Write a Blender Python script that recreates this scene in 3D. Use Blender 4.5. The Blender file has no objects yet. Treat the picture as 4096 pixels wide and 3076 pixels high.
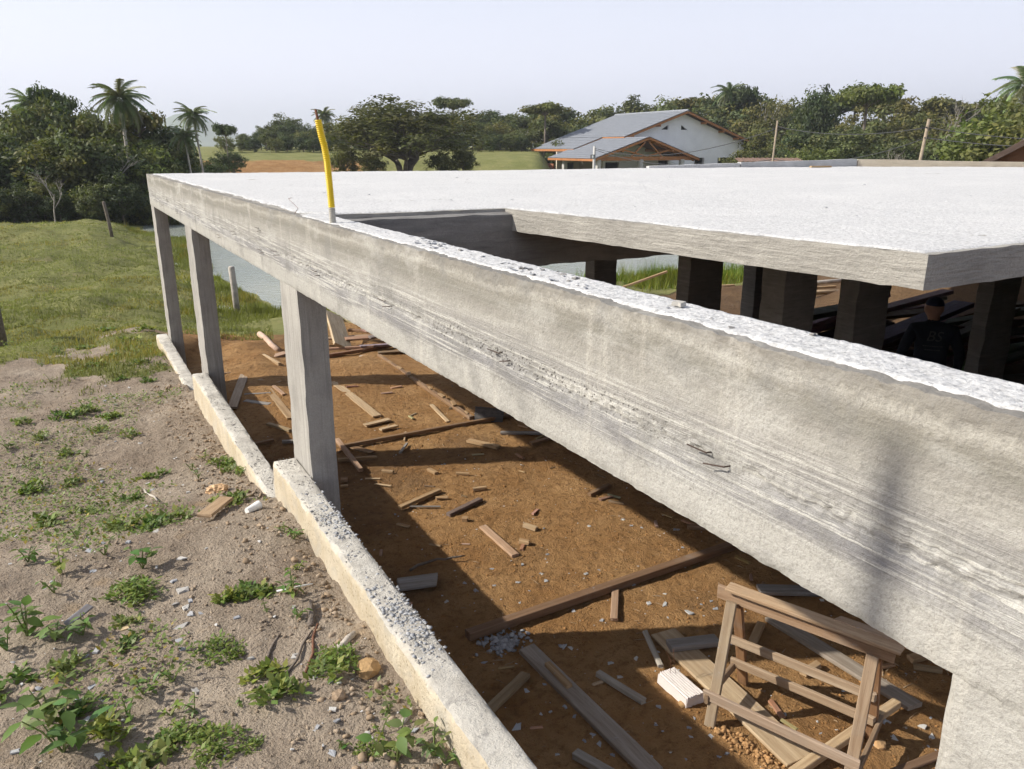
import bpy, math, random
import numpy as np
from mathutils import Vector, Matrix
from mathutils.bvhtree import BVHTree

R = math.radians
rng = np.random.default_rng(11)
random.seed(11)
sc = bpy.context.scene
C = sc.collection

# ------------------------------------------------------------------ camera
cam_d = bpy.data.cameras.new('camera')
cam = bpy.data.objects.new('camera', cam_d)
C.objects.link(cam)
cam.location = (0, 0, 3.285)
cam.rotation_euler = (R(90 - 17.004), 0, R(-29.553))
cam_d.sensor_width = 36
cam_d.lens = 27.246
cam_d.clip_start = .05
cam_d.clip_end = 12000
sc.camera = cam

# ------------------------------------------------------------------ sky and sun
SUN = Vector((-1.267, .6, 1.0)).normalized()          # towards the sun
EL = math.asin(SUN.z)
AZ = math.atan2(SUN.x, SUN.y)
world = bpy.data.worlds.new('World')
sc.world = world
world.use_nodes = True
wn = world.node_tree.nodes
bg = wn['Background']
sky = wn.new('ShaderNodeTexSky')
sky.sky_type = 'NISHITA'
sky.sun_disc = False
sky.sun_elevation = EL
sky.sun_rotation = AZ
sky.air_density = 1.0
sky.dust_density = 1.8
sky.ozone_density = 1.0
sky.altitude = 0
veil = wn.new('ShaderNodeMix')                         # thin white haze over the whole sky
veil.data_type = 'RGBA'
geo_w = wn.new('ShaderNodeTexCoord'); sep_w = wn.new('ShaderNodeSeparateXYZ')
world.node_tree.links.new(geo_w.outputs['Generated'], sep_w.inputs[0])


def wmath(op, a_, b_):                                 # share of haze along the view: 1 - exp(-t / sin(elevation))
    nd = wn.new('ShaderNodeMath'); nd.operation = op
    for i_, v_ in enumerate((a_, b_)):
        if isinstance(v_, (int, float)): nd.inputs[i_].default_value = v_
        else: world.node_tree.links.new(v_, nd.inputs[i_])
    return nd.outputs[0]


hz_f = wmath('SUBTRACT', 1.0, wmath('POWER', 2.71828, wmath('DIVIDE', -.21, wmath('MAXIMUM', sep_w.outputs[2], .02))))
world.node_tree.links.new(hz_f, veil.inputs[0])
veil.inputs[7].default_value = (8.6, 8.75, 10.1, 1)
world.node_tree.links.new(sky.outputs[0], veil.inputs[6])
world.node_tree.links.new(veil.outputs[2], bg.inputs[0])
bg.inputs[1].default_value = .10
sun_d = bpy.data.lights.new('sun', 'SUN')
sun_d.energy = 5.0
sun_d.angle = R(.7)
sun_d.color = (1, .94, .83)
sun = bpy.data.objects.new('sun', sun_d)
C.objects.link(sun)
sun.rotation_euler = SUN.to_track_quat('Z', 'Y').to_euler()
sc.view_settings.view_transform = 'Standard'
sc.view_settings.look = 'None'
sc.view_settings.gamma = 1
sc.view_settings.use_curve_mapping = False
sc.view_settings.exposure = .38
sc.render.engine = 'CYCLES'
sc.cycles.max_bounces = 6
sc.cycles.diffuse_bounces = 3
sc.cycles.transparent_max_bounces = 4
sc.cycles.use_adaptive_sampling = True
sc.cycles.adaptive_threshold = .03

# ------------------------------------------------------------------ helpers: noise
_perm = rng.permutation(4096)
_val = rng.random(4096)


def vnoise(x, y, seed=0):
    x = np.asarray(x, float); y = np.asarray(y, float)
    xi = np.floor(x).astype(np.int64); yi = np.floor(y).astype(np.int64)
    fx = x - xi; fy = y - yi
    fx = fx * fx * (3 - 2 * fx); fy = fy * fy * (3 - 2 * fy)

    def h(a, b):
        return _val[(_perm[(a + seed * 131) & 4095] + b * 57 + seed * 17) & 4095]
    a = h(xi, yi) * (1 - fx) + h(xi + 1, yi) * fx
    b = h(xi, yi + 1) * (1 - fx) + h(xi + 1, yi + 1) * fx
    return (a * (1 - fy) + b * fy) * 2 - 1


def fbm(x, y, o=4, seed=0, g=.5):
    t = 0; a = 1.; s = 0
    for i in range(o):
        t = t + a * vnoise(x * 2 ** i, y * 2 ** i, seed + i); s += a; a *= g
    return t / s


def sstep(a, b, x):
    t = np.clip((x - a) / (b - a), 0, 1)
    return t * t * (3 - 2 * t)


# ------------------------------------------------------------------ helpers: objects
def link(o, parent=None):
    C.objects.link(o)
    if parent:
        o.parent = parent
    return o


def fast_mesh(name, V, F, smooth=False):
    """V (n,3), F (m,k) equal sided faces"""
    V = np.ascontiguousarray(V, np.float32); F = np.ascontiguousarray(F, np.int32)
    me = bpy.data.meshes.new(name)
    m, k = F.shape
    me.vertices.add(len(V)); me.vertices.foreach_set('co', V.ravel())
    me.loops.add(m * k); me.loops.foreach_set('vertex_index', F.ravel())
    me.polygons.add(m)
    me.polygons.foreach_set('loop_start', np.arange(0, m * k, k, dtype=np.int32))
    me.polygons.foreach_set('loop_total', np.full(m, k, np.int32))
    if smooth:
        me.polygons.foreach_set('use_smooth', np.ones(m, bool))
    me.update(calc_edges=True)
    return me


def py_mesh(name, V, F, smooth=False):
    me = bpy.data.meshes.new(name)
    me.from_pydata([tuple(v) for v in V], [], [tuple(f) for f in F])
    if smooth:
        for p in me.polygons:
            p.use_smooth = True
    me.update()
    return me


def obj(name, me, mat=None, parent=None, loc=None, rot=None, scale=None, color=None):
    o = bpy.data.objects.new(name, me)
    link(o, parent)
    if mat is not None and me is not None and len(me.materials) == 0:
        me.materials.append(mat)
    if loc is not None: o.location = loc
    if rot is not None: o.rotation_euler = rot
    if scale is not None: o.scale = scale if hasattr(scale, '__len__') else (scale,) * 3
    if color is not None: o.color = (*color, 1)
    return o


def tag(o, label, cat, group=None):
    o['label'] = label; o['category'] = cat
    if group: o['group'] = group
    return o


def empty(name, loc=(0, 0, 0), rz=0, label=None, cat=None, group=None, scale=1):
    o = bpy.data.objects.new(name, None)
    o.empty_display_size = .1
    link(o)
    o.location = loc; o.rotation_euler = (0, 0, rz); o.scale = (scale,) * 3
    if label: tag(o, label, cat, group)
    return o


def kind(o, k):
    o['kind'] = k
    return o


def set_attr(me, name, arr):
    a = me.color_attributes.new(name, 'FLOAT_COLOR', 'POINT')
    arr = np.asarray(arr, np.float32)
    if arr.ndim == 1: arr = np.stack([arr] * 3, 1)
    full = np.ones((len(me.vertices), 4), np.float32); full[:, :arr.shape[1]] = arr
    a.data.foreach_set('color', full.ravel())


class Geo:
    """collects polygons for one mesh"""
    def __init__(s): s.V = []; s.F = []
    def add(s, V, F):
        b = len(s.V); s.V += [tuple(v) for v in V]; s.F += [tuple(i + b for i in f) for f in F]; return s
    def box(s, c, d, rz=0, M=None):
        x, y, z = d[0] / 2, d[1] / 2, d[2] / 2
        V = [(-x, -y, -z), (x, -y, -z), (x, y, -z), (-x, y, -z), (-x, -y, z), (x, -y, z), (x, y, z), (-x, y, z)]
        cr, sr = math.cos(rz), math.sin(rz)
        V = [(c[0] + a * cr - b * sr, c[1] + a * sr + b * cr, c[2] + e) for a, b, e in V]
        return s.add(V, [(0, 3, 2, 1), (4, 5, 6, 7), (0, 1, 5, 4), (1, 2, 6, 5), (2, 3, 7, 6), (3, 0, 4, 7)])
    def bar(s, p, q, w, h, up=(0, 0, 1)):
        p = Vector(p); q = Vector(q); d = (q - p).normalized(); u = Vector(up)
        r = d.cross(u).normalized(); u = r.cross(d).normalized()
        V = []
        for e in (p, q):
            for a, b in ((-1, -1), (1, -1), (1, 1), (-1, 1)):
                V.append(e + r * (a * w / 2) + u * (b * h / 2))
        return s.add(V, [(0, 1, 2, 3), (7, 6, 5, 4), (0, 4, 5, 1), (1, 5, 6, 2), (2, 6, 7, 3), (3, 7, 4, 0)])
    def tube(s, P, r, n=6, cap=True):
        P = [Vector(p) for p in P]
        if not hasattr(r, '__len__'): r = [r] * len(P)
        b = len(s.V)
        for i, p in enumerate(P):
            d = (P[min(i + 1, len(P) - 1)] - P[max(i - 1, 0)]).normalized()
            a = d.cross(Vector((0, 0, 1))) if abs(d.z) < .95 else d.cross(Vector((0, 1, 0)))
            a.normalize(); e = d.cross(a)
            for k in range(n):
                t = 2 * math.pi * k / n
                s.V.append(tuple(p + (a * math.cos(t) + e * math.sin(t)) * r[i]))
        for i in range(len(P) - 1):
            for k in range(n):
                k2 = (k + 1) % n
                s.F.append((b + i * n + k, b + i * n + k2, b + (i + 1) * n + k2, b + (i + 1) * n + k))
        if cap:
            s.F.append(tuple(b + k for k in reversed(range(n))))
            s.F.append(tuple(b + (len(P) - 1) * n + k for k in range(n)))
        return s
    def mesh(s, name, smooth=False): return py_mesh(name, s.V, s.F, smooth)
    def obj(s, name, mat, parent=None, smooth=False, **k): return obj(name, s.mesh(name, smooth), mat, parent, **k)


# ------------------------------------------------------------------ helpers: materials
class Mat:
    def __init__(s, name):
        s.m = bpy.data.materials.new(name); s.m.use_nodes = True
        s.nt = s.m.node_tree; s.b = s.nt.nodes['Principled BSDF']; s.out = s.nt.nodes['Material Output']
        s._tc = None
    def n(s, t, ins=None, **props):
        nd = s.nt.nodes.new(t)
        for k, v in props.items(): setattr(nd, k, v)
        for k, v in (ins or {}).items():
            s.put(nd.inputs[k], v)
        return nd
    def put(s, sock, v):
        if isinstance(v, bpy.types.NodeSocket): s.nt.links.new(v, sock)
        elif hasattr(v, '__len__') and len(v) == 3 and sock.type == 'RGBA': sock.default_value = (*v, 1)
        else: sock.default_value = v
    def co(s, which='Object'):
        if s._tc is None: s._tc = s.n('ShaderNodeTexCoord')
        return s._tc.outputs[which]
    def map(s, scale, which='Object', loc=(0, 0, 0), rot=(0, 0, 0)):
        return s.n('ShaderNodeMapping', {'Vector': s.co(which), 'Scale': scale, 'Location': loc, 'Rotation': rot}).outputs[0]
    def noise(s, scale, detail=4, rough=.55, vec=None, dist=0):
        nd = s.n('ShaderNodeTexNoise', {'Vector': vec if vec is not None else s.co(), 'Scale': scale, 'Detail': detail, 'Roughness': rough, 'Distortion': dist})
        return nd.outputs[0]
    def voro(s, scale, vec=None, feat='F1', out=0):
        nd = s.n('ShaderNodeTexVoronoi', {'Vector': vec if vec is not None else s.co(), 'Scale': scale}, feature=feat)
        return nd.outputs[out]
    def mix(s, f, a, b, mode='MIX'):
        nd = s.n('ShaderNodeMix', data_type='RGBA', blend_type=mode)
        s.put(nd.inputs[0], f); s.put(nd.inputs[6], a); s.put(nd.inputs[7], b)
        return nd.outputs[2]
    def ma(s, op, a, b=0, clamp=False):
        nd = s.n('ShaderNodeMath', operation=op, use_clamp=clamp); s.put(nd.inputs[0], a); s.put(nd.inputs[1], b)
        return nd.outputs[0]
    def rng(s, v, a, b, c=0, d=1):
        nd = s.n('ShaderNodeMapRange', {0: v, 1: a, 2: b, 3: c, 4: d}); return nd.outputs[0]
    def ramp(s, f, stops):
        nd = s.n('ShaderNodeValToRGB', {0: f}); cr = nd.color_ramp
        while len(cr.elements) < len(stops): cr.elements.new(.5)
        for e, (p, c) in zip(cr.elements, stops):
            e.position = p; e.color = (*c, 1) if hasattr(c, '__len__') else (c, c, c, 1)
        return nd.outputs[0]
    def sep(s, v):
        return s.n('ShaderNodeSeparateXYZ', {0: v}).outputs
    def attr(s, name):
        return s.n('ShaderNodeAttribute', attribute_name=name).outputs
    def bump(s, h, strength=.5, dist=.01, normal=None):
        i = {'Height': h, 'Strength': strength, 'Distance': dist}
        if normal is not None: i['Normal'] = normal
        return s.n('ShaderNodeBump', i).outputs[0]
    def fin(s, color=None, rough=.9, normal=None, spec=.3, **kw):
        if color is not None: s.put(s.b.inputs['Base Color'], color)
        s.put(s.b.inputs['Roughness'], rough)
        s.put(s.b.inputs['Specular IOR Level'], spec)
        if normal is not None: s.put(s.b.inputs['Normal'], normal)
        for k, v in kw.items(): s.put(s.b.inputs[k.replace('_', ' ')], v)
        return s.m


def concrete_mat(name, lo, hi, streak_scale=(4, .5, 26), fine=(5, .9, 60), stains=.5, bump=.55):
    m = Mat(name)
    big = m.noise(1.7, 5, .6)
    c = m.mix(m.rng(big, .3, .7), lo, hi)
    st = m.noise(1, 6, .65, m.map(streak_scale))
    c = m.mix(m.rng(st, .52, .70, 0, .6), c, tuple(min(1, v * 1.28) for v in hi))
    st2 = m.noise(1, 5, .6, m.map(fine, loc=(3, 5, 1)))
    c = m.mix(m.rng(st2, .50, .66, 0, .40), c, tuple(v * .62 for v in lo))
    dr = m.noise(1, 4, .6, m.map((9, 9, .7), loc=(1, 2, 3)))
    c = m.mix(m.rng(dr, .58, .72, 0, .45 * stains), c, tuple(v * 1.2 for v in hi))
    bl = m.noise(5, 6, .65)
    c = m.mix(m.rng(bl, .5, .72, 0, .5 * stains), c, tuple(v * .66 for v in lo))
    sp = m.noise(140, 3, .6)
    c = m.mix(m.rng(sp, .35, .7, 0, .35), c, tuple(v * .7 for v in lo))
    h = m.ma('ADD', m.ma('MULTIPLY', m.noise(55, 6, .7), .8), m.ma('MULTIPLY', st2, .9))
    return m.fin(c, .92, m.bump(h, bump, .008), spec=.2)


m = Mat('board_marked_concrete')
P_ = m.co()
zz = m.sep(P_)[2]
w1 = m.noise(1, 4, .6, m.map((1, 1.1, 3)))
st = m.noise(1, 6, .74, m.map((4, 1.7, 84)))
fi = m.noise(70, 4, .68)
hz = m.ma('ADD', m.rng(zz, 2.535, 2.9475), m.ma('ADD', m.ma('MULTIPLY', m.ma('SUBTRACT', w1, .5), .26), m.ma('MULTIPLY', m.ma('SUBTRACT', fi, .5), .10)))
c = m.ramp(hz, [(.02, (.42, .40, .36)), (.20, (.44, .42, .38)), (.27, (.26, .25, .25)), (.34, (.32, .31, .30)), (.42, (.40, .385, .36)), (.56, (.36, .34, .31)), (.66, (.37, .35, .31)),
             (.74, (.31, .29, .255)), (.80, (.25, .235, .20)), (.87, (.28, .26, .22)), (.91, (.42, .395, .345)), (.95, (.27, .25, .215)), (1, (.25, .23, .20))])
zone = m.ma('MULTIPLY', m.rng(m.ma('ADD', zz, m.ma('MULTIPLY', m.ma('SUBTRACT', w1, .5), .10)), 2.612, 2.64), m.rng(m.ma('ADD', zz, m.ma('MULTIPLY', m.ma('SUBTRACT', w1, .5), .12)), 2.80, 2.755))
c = m.mix(m.ma('MULTIPLY', m.rng(st, .51, .58, 0, .85), m.ma('ADD', m.ma('MULTIPLY', zone, .85), .12)), c, (.62, .595, .54))
pits = m.ma('MULTIPLY', m.rng(m.voro(75), .30, .16), m.rng(m.ma('ABSOLUTE', m.ma('SUBTRACT', zz, 2.703)), .05, .015))
pits = m.ma('MULTIPLY', pits, m.rng(m.noise(1.3, 2), .42, .55))
c = m.mix(m.ma('MULTIPLY', pits, .8), c, (.20, .19, .175))
c = m.mix(m.ma('MULTIPLY', m.rng(st, .46, .38, 0, .8), m.ma('ADD', m.ma('MULTIPLY', zone, .8), .08)), c, (.27, .26, .25))
dr = m.noise(1, 4, .6, m.map((9, 10, .9), loc=(1, 2, 3)))
c = m.mix(m.rng(dr, .57, .66, 0, .35), c, (.60, .56, .49))
c = m.mix(m.rng(m.noise(6, 5, .65), .52, .66, 0, .6), c, (.25, .24, .22))
c = m.mix(m.rng(m.noise(1, 5, .65, m.map((2, 2.4, 5), loc=(7, 1, 4))), .52, .64, 0, .5), c, (.55, .53, .485))
c = m.mix(m.rng(fi, .5, .7, 0, .35), c, (.27, .255, .23))
h = m.ma('SUBTRACT', m.ma('ADD', fi, m.ma('MULTIPLY', st, m.ma('ADD', m.ma('MULTIPLY', zone, 1.1), .15))), m.ma('MULTIPLY', pits, 1.2))
c = m.mix(.25, c, m.mix(1, c, (.94, 1.0, 1.08), 'MULTIPLY'))
c = m.mix(m.rng(m.noise(170, 3, .65), .52, .66, 0, .4), c, (.20, .19, .175))
c = m.mix(1, c, (.90, .90, .90), 'MULTIPLY')
M_BEAM = m.fin(c, .93, m.bump(h, .8, .006), spec=.15)
M_COL = concrete_mat('column_concrete', (.28, .265, .245), (.42, .40, .365), (26, 26, .5), (48, 48, 2.2), stains=.9)
M_EDGE = concrete_mat('slab_edge_concrete', (.28, .265, .24), (.42, .40, .36), (2, 2, 42), (9, 9, 75), bump=1.0)
M_COLD = concrete_mat('shaded_concrete', (.15, .145, .14), (.24, .23, .215), (2, 2, 30), (6, 6, 50), stains=.6)  # darker copy of the column concrete, shade put into the colour

m = Mat('white_screed')
g1 = m.noise(62, 6, .72); g2 = m.voro(110); g3 = m.noise(1.4, 6, .62)
col = m.mix(m.rng(g1, .30, .55), (.32, .318, .316), (.61, .607, .60))
col = m.mix(m.rng(g3, .45, .72, 0, .45), col, (.66, .65, .635))
pit = m.rng(m.noise(80, 3, .6), .60, .66, 0, .8)
col = m.mix(pit, col, (.26, .26, .27))
col = m.mix(m.rng(m.noise(24, 4, .6), .64, .72, 0, .6), col, (.33, .33, .34))
col = m.mix(m.rng(m.noise(1, 4, .6, m.map((1.2, 7, 1), rot=(0, 0, R(20)))), .60, .72, 0, .4), col, (.58, .57, .56))
M_WHITE = m.fin(col, .9, m.bump(m.ma('ADD', g1, m.ma('MULTIPLY', g2, .35)), .7, .007), spec=.2)

m = Mat('cream_plinth_concrete')
nz = m.n('ShaderNodeNewGeometry').outputs['Normal']
up = m.rng(m.sep(nz)[2], .4, .8)
side = m.mix(m.rng(m.noise(2.2, 6, .62), .35, .7), (.47, .39, .27), (.63, .56, .44))
side = m.mix(m.rng(m.noise(22, 6, .7), .58, .72, 0, .6), side, (.34, .25, .15))
side = m.mix(m.rng(m.noise(1, 5, .6, m.map((6, 6, .8))), .55, .7, 0, .5), side, (.68, .62, .50))
topc = m.mix(m.rng(m.noise(6, 6, .7), .4, .62), (.62, .59, .53), (.46, .43, .38))
topc = m.mix(m.rng(m.noise(9, 7, .75), .56, .66, 0, .75), topc, (.30, .28, .26))
side = m.mix(m.rng(m.noise(4.5, 5, .65, m.map((1, 1, 1), loc=(4, 4, 4))), .52, .66, 0, .55), side, (.42, .39, .34))
side = m.mix(m.rng(m.voro(34), .22, .12, 0, .6), side, (.25, .19, .12))
M_PLINTH = m.fin(m.mix(up, side, topc), .93, m.bump(m.noise(38, 6, .74), 1.0, .014), spec=.2)


def wood_mat(name):
    m = Mat(name)
    oc = m.n('ShaderNodeObjectInfo')
    r = oc.outputs['Random']
    off = m.n('ShaderNodeCombineXYZ', {0: m.ma('MULTIPLY', r, 37), 1: m.ma('MULTIPLY', r, 91), 2: r}).outputs[0]
    v = m.n('ShaderNodeVectorMath', {0: m.co(), 1: off}, operation='ADD').outputs[0]
    gv = m.n('ShaderNodeMapping', {'Vector': v, 'Scale': (2.2, 34, 34)}).outputs[0]
    gr = m.noise(1, 7, .66, gv, .6)
    fine = m.noise(1, 4, .6, m.n('ShaderNodeMapping', {'Vector': v, 'Scale': (9, 190, 190)}).outputs[0])
    base = oc.outputs['Color']
    dk = m.mix(1, base, (.66, .60, .55), 'MULTIPLY')
    c = m.mix(m.rng(gr, .38, .66), dk, base)
    c = m.mix(m.rng(fine, .5, .75, 0, .4), c, m.mix(1, base, (.6, .54, .5), 'MULTIPLY'))
    st = m.noise(5, 5, .65, v)
    c = m.mix(m.rng(st, .55, .72, 0, .55), c, m.mix(.6, base, (.22, .20, .18)))
    mort = m.rng(m.noise(14, 5, .7, v), .66, .7, 0, .55)
    c = m.mix(mort, c, (.36, .36, .37))
    kn = m.rng(m.voro(5, gv), .05, .12, .8, 0)
    c = m.mix(kn, c, (.10, .065, .04))
    return m.fin(c, .82, m.bump(m.ma('ADD', gr, fine), .35, .003), spec=.25)


M_WOOD = wood_mat('sawn_wood')


def plain(name, col, rough=.7, var=.25, scale=20, bump=.3, dist=.004, spec=.3, **kw):
    m = Mat(name)
    c = m.mix(m.rng(m.noise(scale, 5, .6), .3, .7), tuple(v * (1 - var) for v in col), tuple(min(1, v * (1 + var)) for v in col))
    return m.fin(c, rough, m.bump(m.noise(scale * 3, 4, .6), bump, dist), spec=spec, **kw)


def tint_mat(name, col, trans=.3, rough=.6):
    """leaf material: object colour variation and a per leaf tint, some light passing through"""
    m = Mat(name)
    a = m.attr('tint')[0]
    oi = m.n('ShaderNodeObjectInfo')
    c = m.mix(1, col, a, 'MULTIPLY')
    c = m.mix(1, c, oi.outputs['Color'], 'MULTIPLY')
    m.fin(c, rough, spec=.25)
    t = m.n('ShaderNodeBsdfTranslucent', {'Color': m.mix(1, c, (1.15, 1.25, .55), 'MULTIPLY')})
    x = m.n('ShaderNodeMixShader', {0: trans, 1: m.b.outputs[0], 2: t.outputs[0]})
    m.nt.links.new(x.outputs[0], m.out.inputs[0])
    return m.m


M_LEAF = tint_mat('tree_leaves', (.122, .134, .056))
M_WEED = tint_mat('weed_leaves', (.17, .225, .07), .35, .5)
M_GRASS = tint_mat('grass_blades', (.215, .228, .085), .3, .7)
M_PALM = tint_mat('palm_leaves', (.14, .17, .085), .2, .45)
M_BARK = plain('bark', (.17, .14, .115), .95, .4, 9, .8, .03)
M_PALEBARK = plain('pale_bark', (.42, .38, .33), .95, .3, 6, .5, .03)
M_RUST = plain('rusty_steel', (.16, .075, .045), .8, .4, 60)
M_CHIP = Mat('mortar_chip')
_oi = M_CHIP.n('ShaderNodeObjectInfo')
M_CHIP = M_CHIP.fin(M_CHIP.mix(M_CHIP.rng(M_CHIP.noise(60, 4, .6), .3, .7), M_CHIP.mix(1, _oi.outputs['Color'], (.72, .72, .73), 'MULTIPLY'), _oi.outputs['Color']), .9,
                    M_CHIP.bump(M_CHIP.noise(150, 3, .6), .4, .002))

# ------------------------------------------------------------------ ground
def lerp(a, b, t): return a + (b - a) * t


def pond_in(x, y):
    n = fbm(x * .35, y * .35, 3, 5) * .8
    xb = np.interp(y, [16, 19.5, 24.4, 30, 36, 38, 40.5, 46, 50, 60, 80, 95], [4.0, 3.9, 3.65, 4.0, 4.7, 3.6, 2.8, 3.4, 5, 9, 14, 22])
    yb = np.interp(x, [3, 8, 13, 16, 22, 30, 36, 42], [18.7, 18.6, 18.0, 17.4, 16.6, 17, 22, 40])
    D = np.hypot(x, y)
    return np.minimum(np.minimum(x - xb, y - yb), np.minimum(59 - D, 44 - x)) + n


def height(x, y, micro=True):
    x = np.asarray(x, float); y = np.asarray(y, float)
    D = np.hypot(x, y); az = np.degrees(np.arctan2(x, y))
    zl = np.interp(y, [-40, -5, 0, 2, 4.3, 5.2, 6.2, 8.4, 9.2, 12, 16, 22, 35, 45, 70], [2, 1.8, 1.46, 1.27, 1.24, 1.02, .85, .81, .71, .6, .25, -.1, -.25, -.3, -.2])
    zl = zl + .10 * sstep(.9, -3, x) * fbm(x * .5 + 3, y * .5, 3, 9) + .55 * np.exp(-((x + .5) ** 2 / 40 + (y - 37) ** 2 / 30)) + .12 * sstep(-1, -6, x)
    zf = np.interp(y, [-60, 12.5, 14, 16, 18, 24], [0, 0, -.06, -.2, -.4, -.45])
    zf = zf + 2.3 * sstep(13.5, 17.5, x) * sstep(12.5, 10.0, y) * sstep(60, 40, D)
    w0 = lerp(.98, 2.4, sstep(12.1, 15, y)); w1 = lerp(.045, 1.6, sstep(12.15, 14.5, y))
    z = lerp(zl, zf, sstep(0, 1, (x - w0 + w1) / (2 * w1)))
    # far land
    bank = np.interp(D, [0, 58, 61, 66, 79, 82.5, 96, 130, 600], [-.4, -.4, .2, .9, .95, 2.05, 2.8, 3.2, 4])
    hs = sstep(31.3, 33.2, az)
    far = lerp(bank, np.interp(D, [0, 70, 110, 140, 600], [-.3, -.35, -.3, 2, 4]), hs)
    rt = sstep(34, 46, x) * sstep(66, 40, D) * .5
    z = lerp(z, far + rt, sstep(50, 60, D + 14 * sstep(20, 40, x)))
    p = pond_in(x, y)
    z = np.where(p > -1.6, lerp(z, -.47, sstep(-1.6, 0, p)), z)
    z = np.where(p > 0, -.47 - .6 * sstep(0, 2, p), z)
    if micro:
        near = sstep(16, 9, D)
        left = sstep(1.0, .96, x)
        cl = np.abs(fbm(x * 9, y * 9, 3, 21)) * .022 + fbm(x * 3.1, y * 3.1, 3, 30) * .030 + fbm(x * 30, y * 30, 2, 31) * .010
        fl = fbm(x * 2.1, y * 2.1, 4, 40) * .022 + np.abs(fbm(x * 9, y * 9, 3, 41)) * .018 + fbm(x * 30, y * 30, 2, 42) * .006 - .010
        edge = sstep(1.0, .75, x)
        z = z + near * lerp(fl, cl, left * 1.) + near * left * (1 - edge) * fbm(x * 1., y * 7, 3, 44) * .05
        gr = sstep(9, 14, y) * sstep(60, 30, D)
        z = z + gr * (fbm(x * 1.3, y * 1.3, 3, 50) * .16 + fbm(x * .45, y * .45, 2, 51) * .26) * sstep(1.6, 3, -p + 1.6)
    return z


def geo(a, b, n): return np.sign(a) * np.geomspace(abs(a), abs(b), n)


gx = np.concatenate([geo(-60, -4500, 14)[::-1], np.arange(-58, -12, 1.2), np.arange(-12, -1.4, .16), np.arange(-1.4, 5.6, .028), np.arange(5.6, 14, .13), np.arange(14, 60, .8), geo(60, 4500, 26)])
gy = np.concatenate([geo(-7, -4500, 14)[::-1], np.arange(-6, 1.4, .28), np.arange(1.4, 8.6, .028), np.arange(8.6, 14, .075), np.arange(14, 50, .28), np.arange(50, 120, 1.0), geo(121, 4500, 24)])
X, Y = np.meshgrid(gx, gy)
Z = height(X, Y)
nx, ny = len(gx), len(gy)
I = np.arange(nx * ny).reshape(ny, nx)
F = np.stack([I[:-1, :-1], I[:-1, 1:], I[1:, 1:], I[1:, :-1]], -1).reshape(-1, 4)
me = fast_mesh('ground', np.stack([X, Y, Z], -1).reshape(-1, 3), F, True)
Dg = np.hypot(X, Y)
nb = fbm(X * .9, Y * .9, 4, 60)
grass = sstep(-.10, .30, fbm(X * 1.3, Y * .9, 4, 63) + (Y - 11.3 - .3 * np.clip(X, -6, 1)) / 4.5) * sstep(1.6, .9, X)
grass = np.maximum(grass, sstep(13.2, 14.6, Y + nb * 1.2 - .06 * (X - 1)))
grass = np.maximum(grass, sstep(16, 22, Dg) * (X < .9))
grass = np.maximum(grass, sstep(19, 22, X + nb))
scr = sstep(77, 79, Dg) * sstep(84.5, 81.5, Dg + nb * 1.5) * (1 - sstep(24, 30, X + nb * 3))
grass = grass * (1 - .95 * scr)
clay = np.where(X > .97, 1.0, 0.0)
clay = np.maximum(clay, scr)
clay = np.where((Y > 12.2) & (X < 1.3), sstep(.7, 1.3, X + nb * .3), clay)
wet_shade = np.maximum(sstep(.15, .5, fbm(X * .8, Y * .8, 4, 71)), 2.2 * sstep(4.4, 6, X + nb * .5) * sstep(30, 22, Dg))  # random wet patches; floor under the slab also darkened, standing in for shade
set_attr(me, 'zone', np.stack([grass, clay, wet_shade], -1).reshape(-1, 3))
m = Mat('earth')
zr = m.n('ShaderNodeSeparateColor', {0: m.attr('zone')[0]}).outputs
n1 = m.noise(1.6, 6, .62); n2 = m.noise(14, 6, .68); n3 = m.noise(70, 4, .65)
soil = m.mix(m.rng(n1, .35, .68), (.26, .205, .155), (.415, .345, .27))
soil = m.mix(m.rng(n2, .5, .74, 0, .6), soil, (.50, .41, .32))
soil = m.mix(m.rng(n3, .54, .68, 0, .7), soil, (.17, .125, .09))
soil = m.mix(m.rng(m.noise(160, 3, .6), .58, .68, 0, .6), soil, (.46, .385, .30))
soil = m.mix(m.rng(m.noise(2.7, 4, .6, m.map((1, 1, 1), loc=(9, 3, 1))), .6, .72, 0, .5), soil, (.36, .24, .12))
cl = m.mix(m.rng(n1, .35, .66), (.29, .155, .062), (.40, .24, .11))
cl = m.mix(m.rng(n2, .48, .66, 0, .75), cl, (.18, .10, .045))
cl = m.mix(m.rng(n3, .58, .75, 0, .5), cl, (.44, .27, .14))
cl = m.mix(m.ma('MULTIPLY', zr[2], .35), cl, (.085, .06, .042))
gv = m.noise(.55, 5, .62); g4 = m.noise(7, 5, .7)
gr = m.mix(m.rng(gv, .35, .65), (.17, .18, .062), (.25, .245, .098))
gr = m.mix(m.rng(g4, .48, .72, 0, .7), gr, (.085, .10, .03))
gr = m.mix(m.rng(m.noise(1.9, 5, .65, m.map((1, 1, 1), loc=(2, 8, 1))), .58, .72, 0, .55), gr, (.33, .26, .15))
c = m.mix(zr[1], soil, cl)
gm = m.rng(m.ma('ADD', zr[0], m.ma('MULTIPLY', m.ma('SUBTRACT', n2, .5), .9)), .35, .62)
c = m.mix(gm, c, gr)
hh = m.ma('ADD', m.ma('MULTIPLY', n2, 1.), m.ma('MULTIPLY', n3, .55))
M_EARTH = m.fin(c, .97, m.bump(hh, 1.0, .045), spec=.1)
ground = kind(obj('ground', me, M_EARTH), 'structure')

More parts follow.
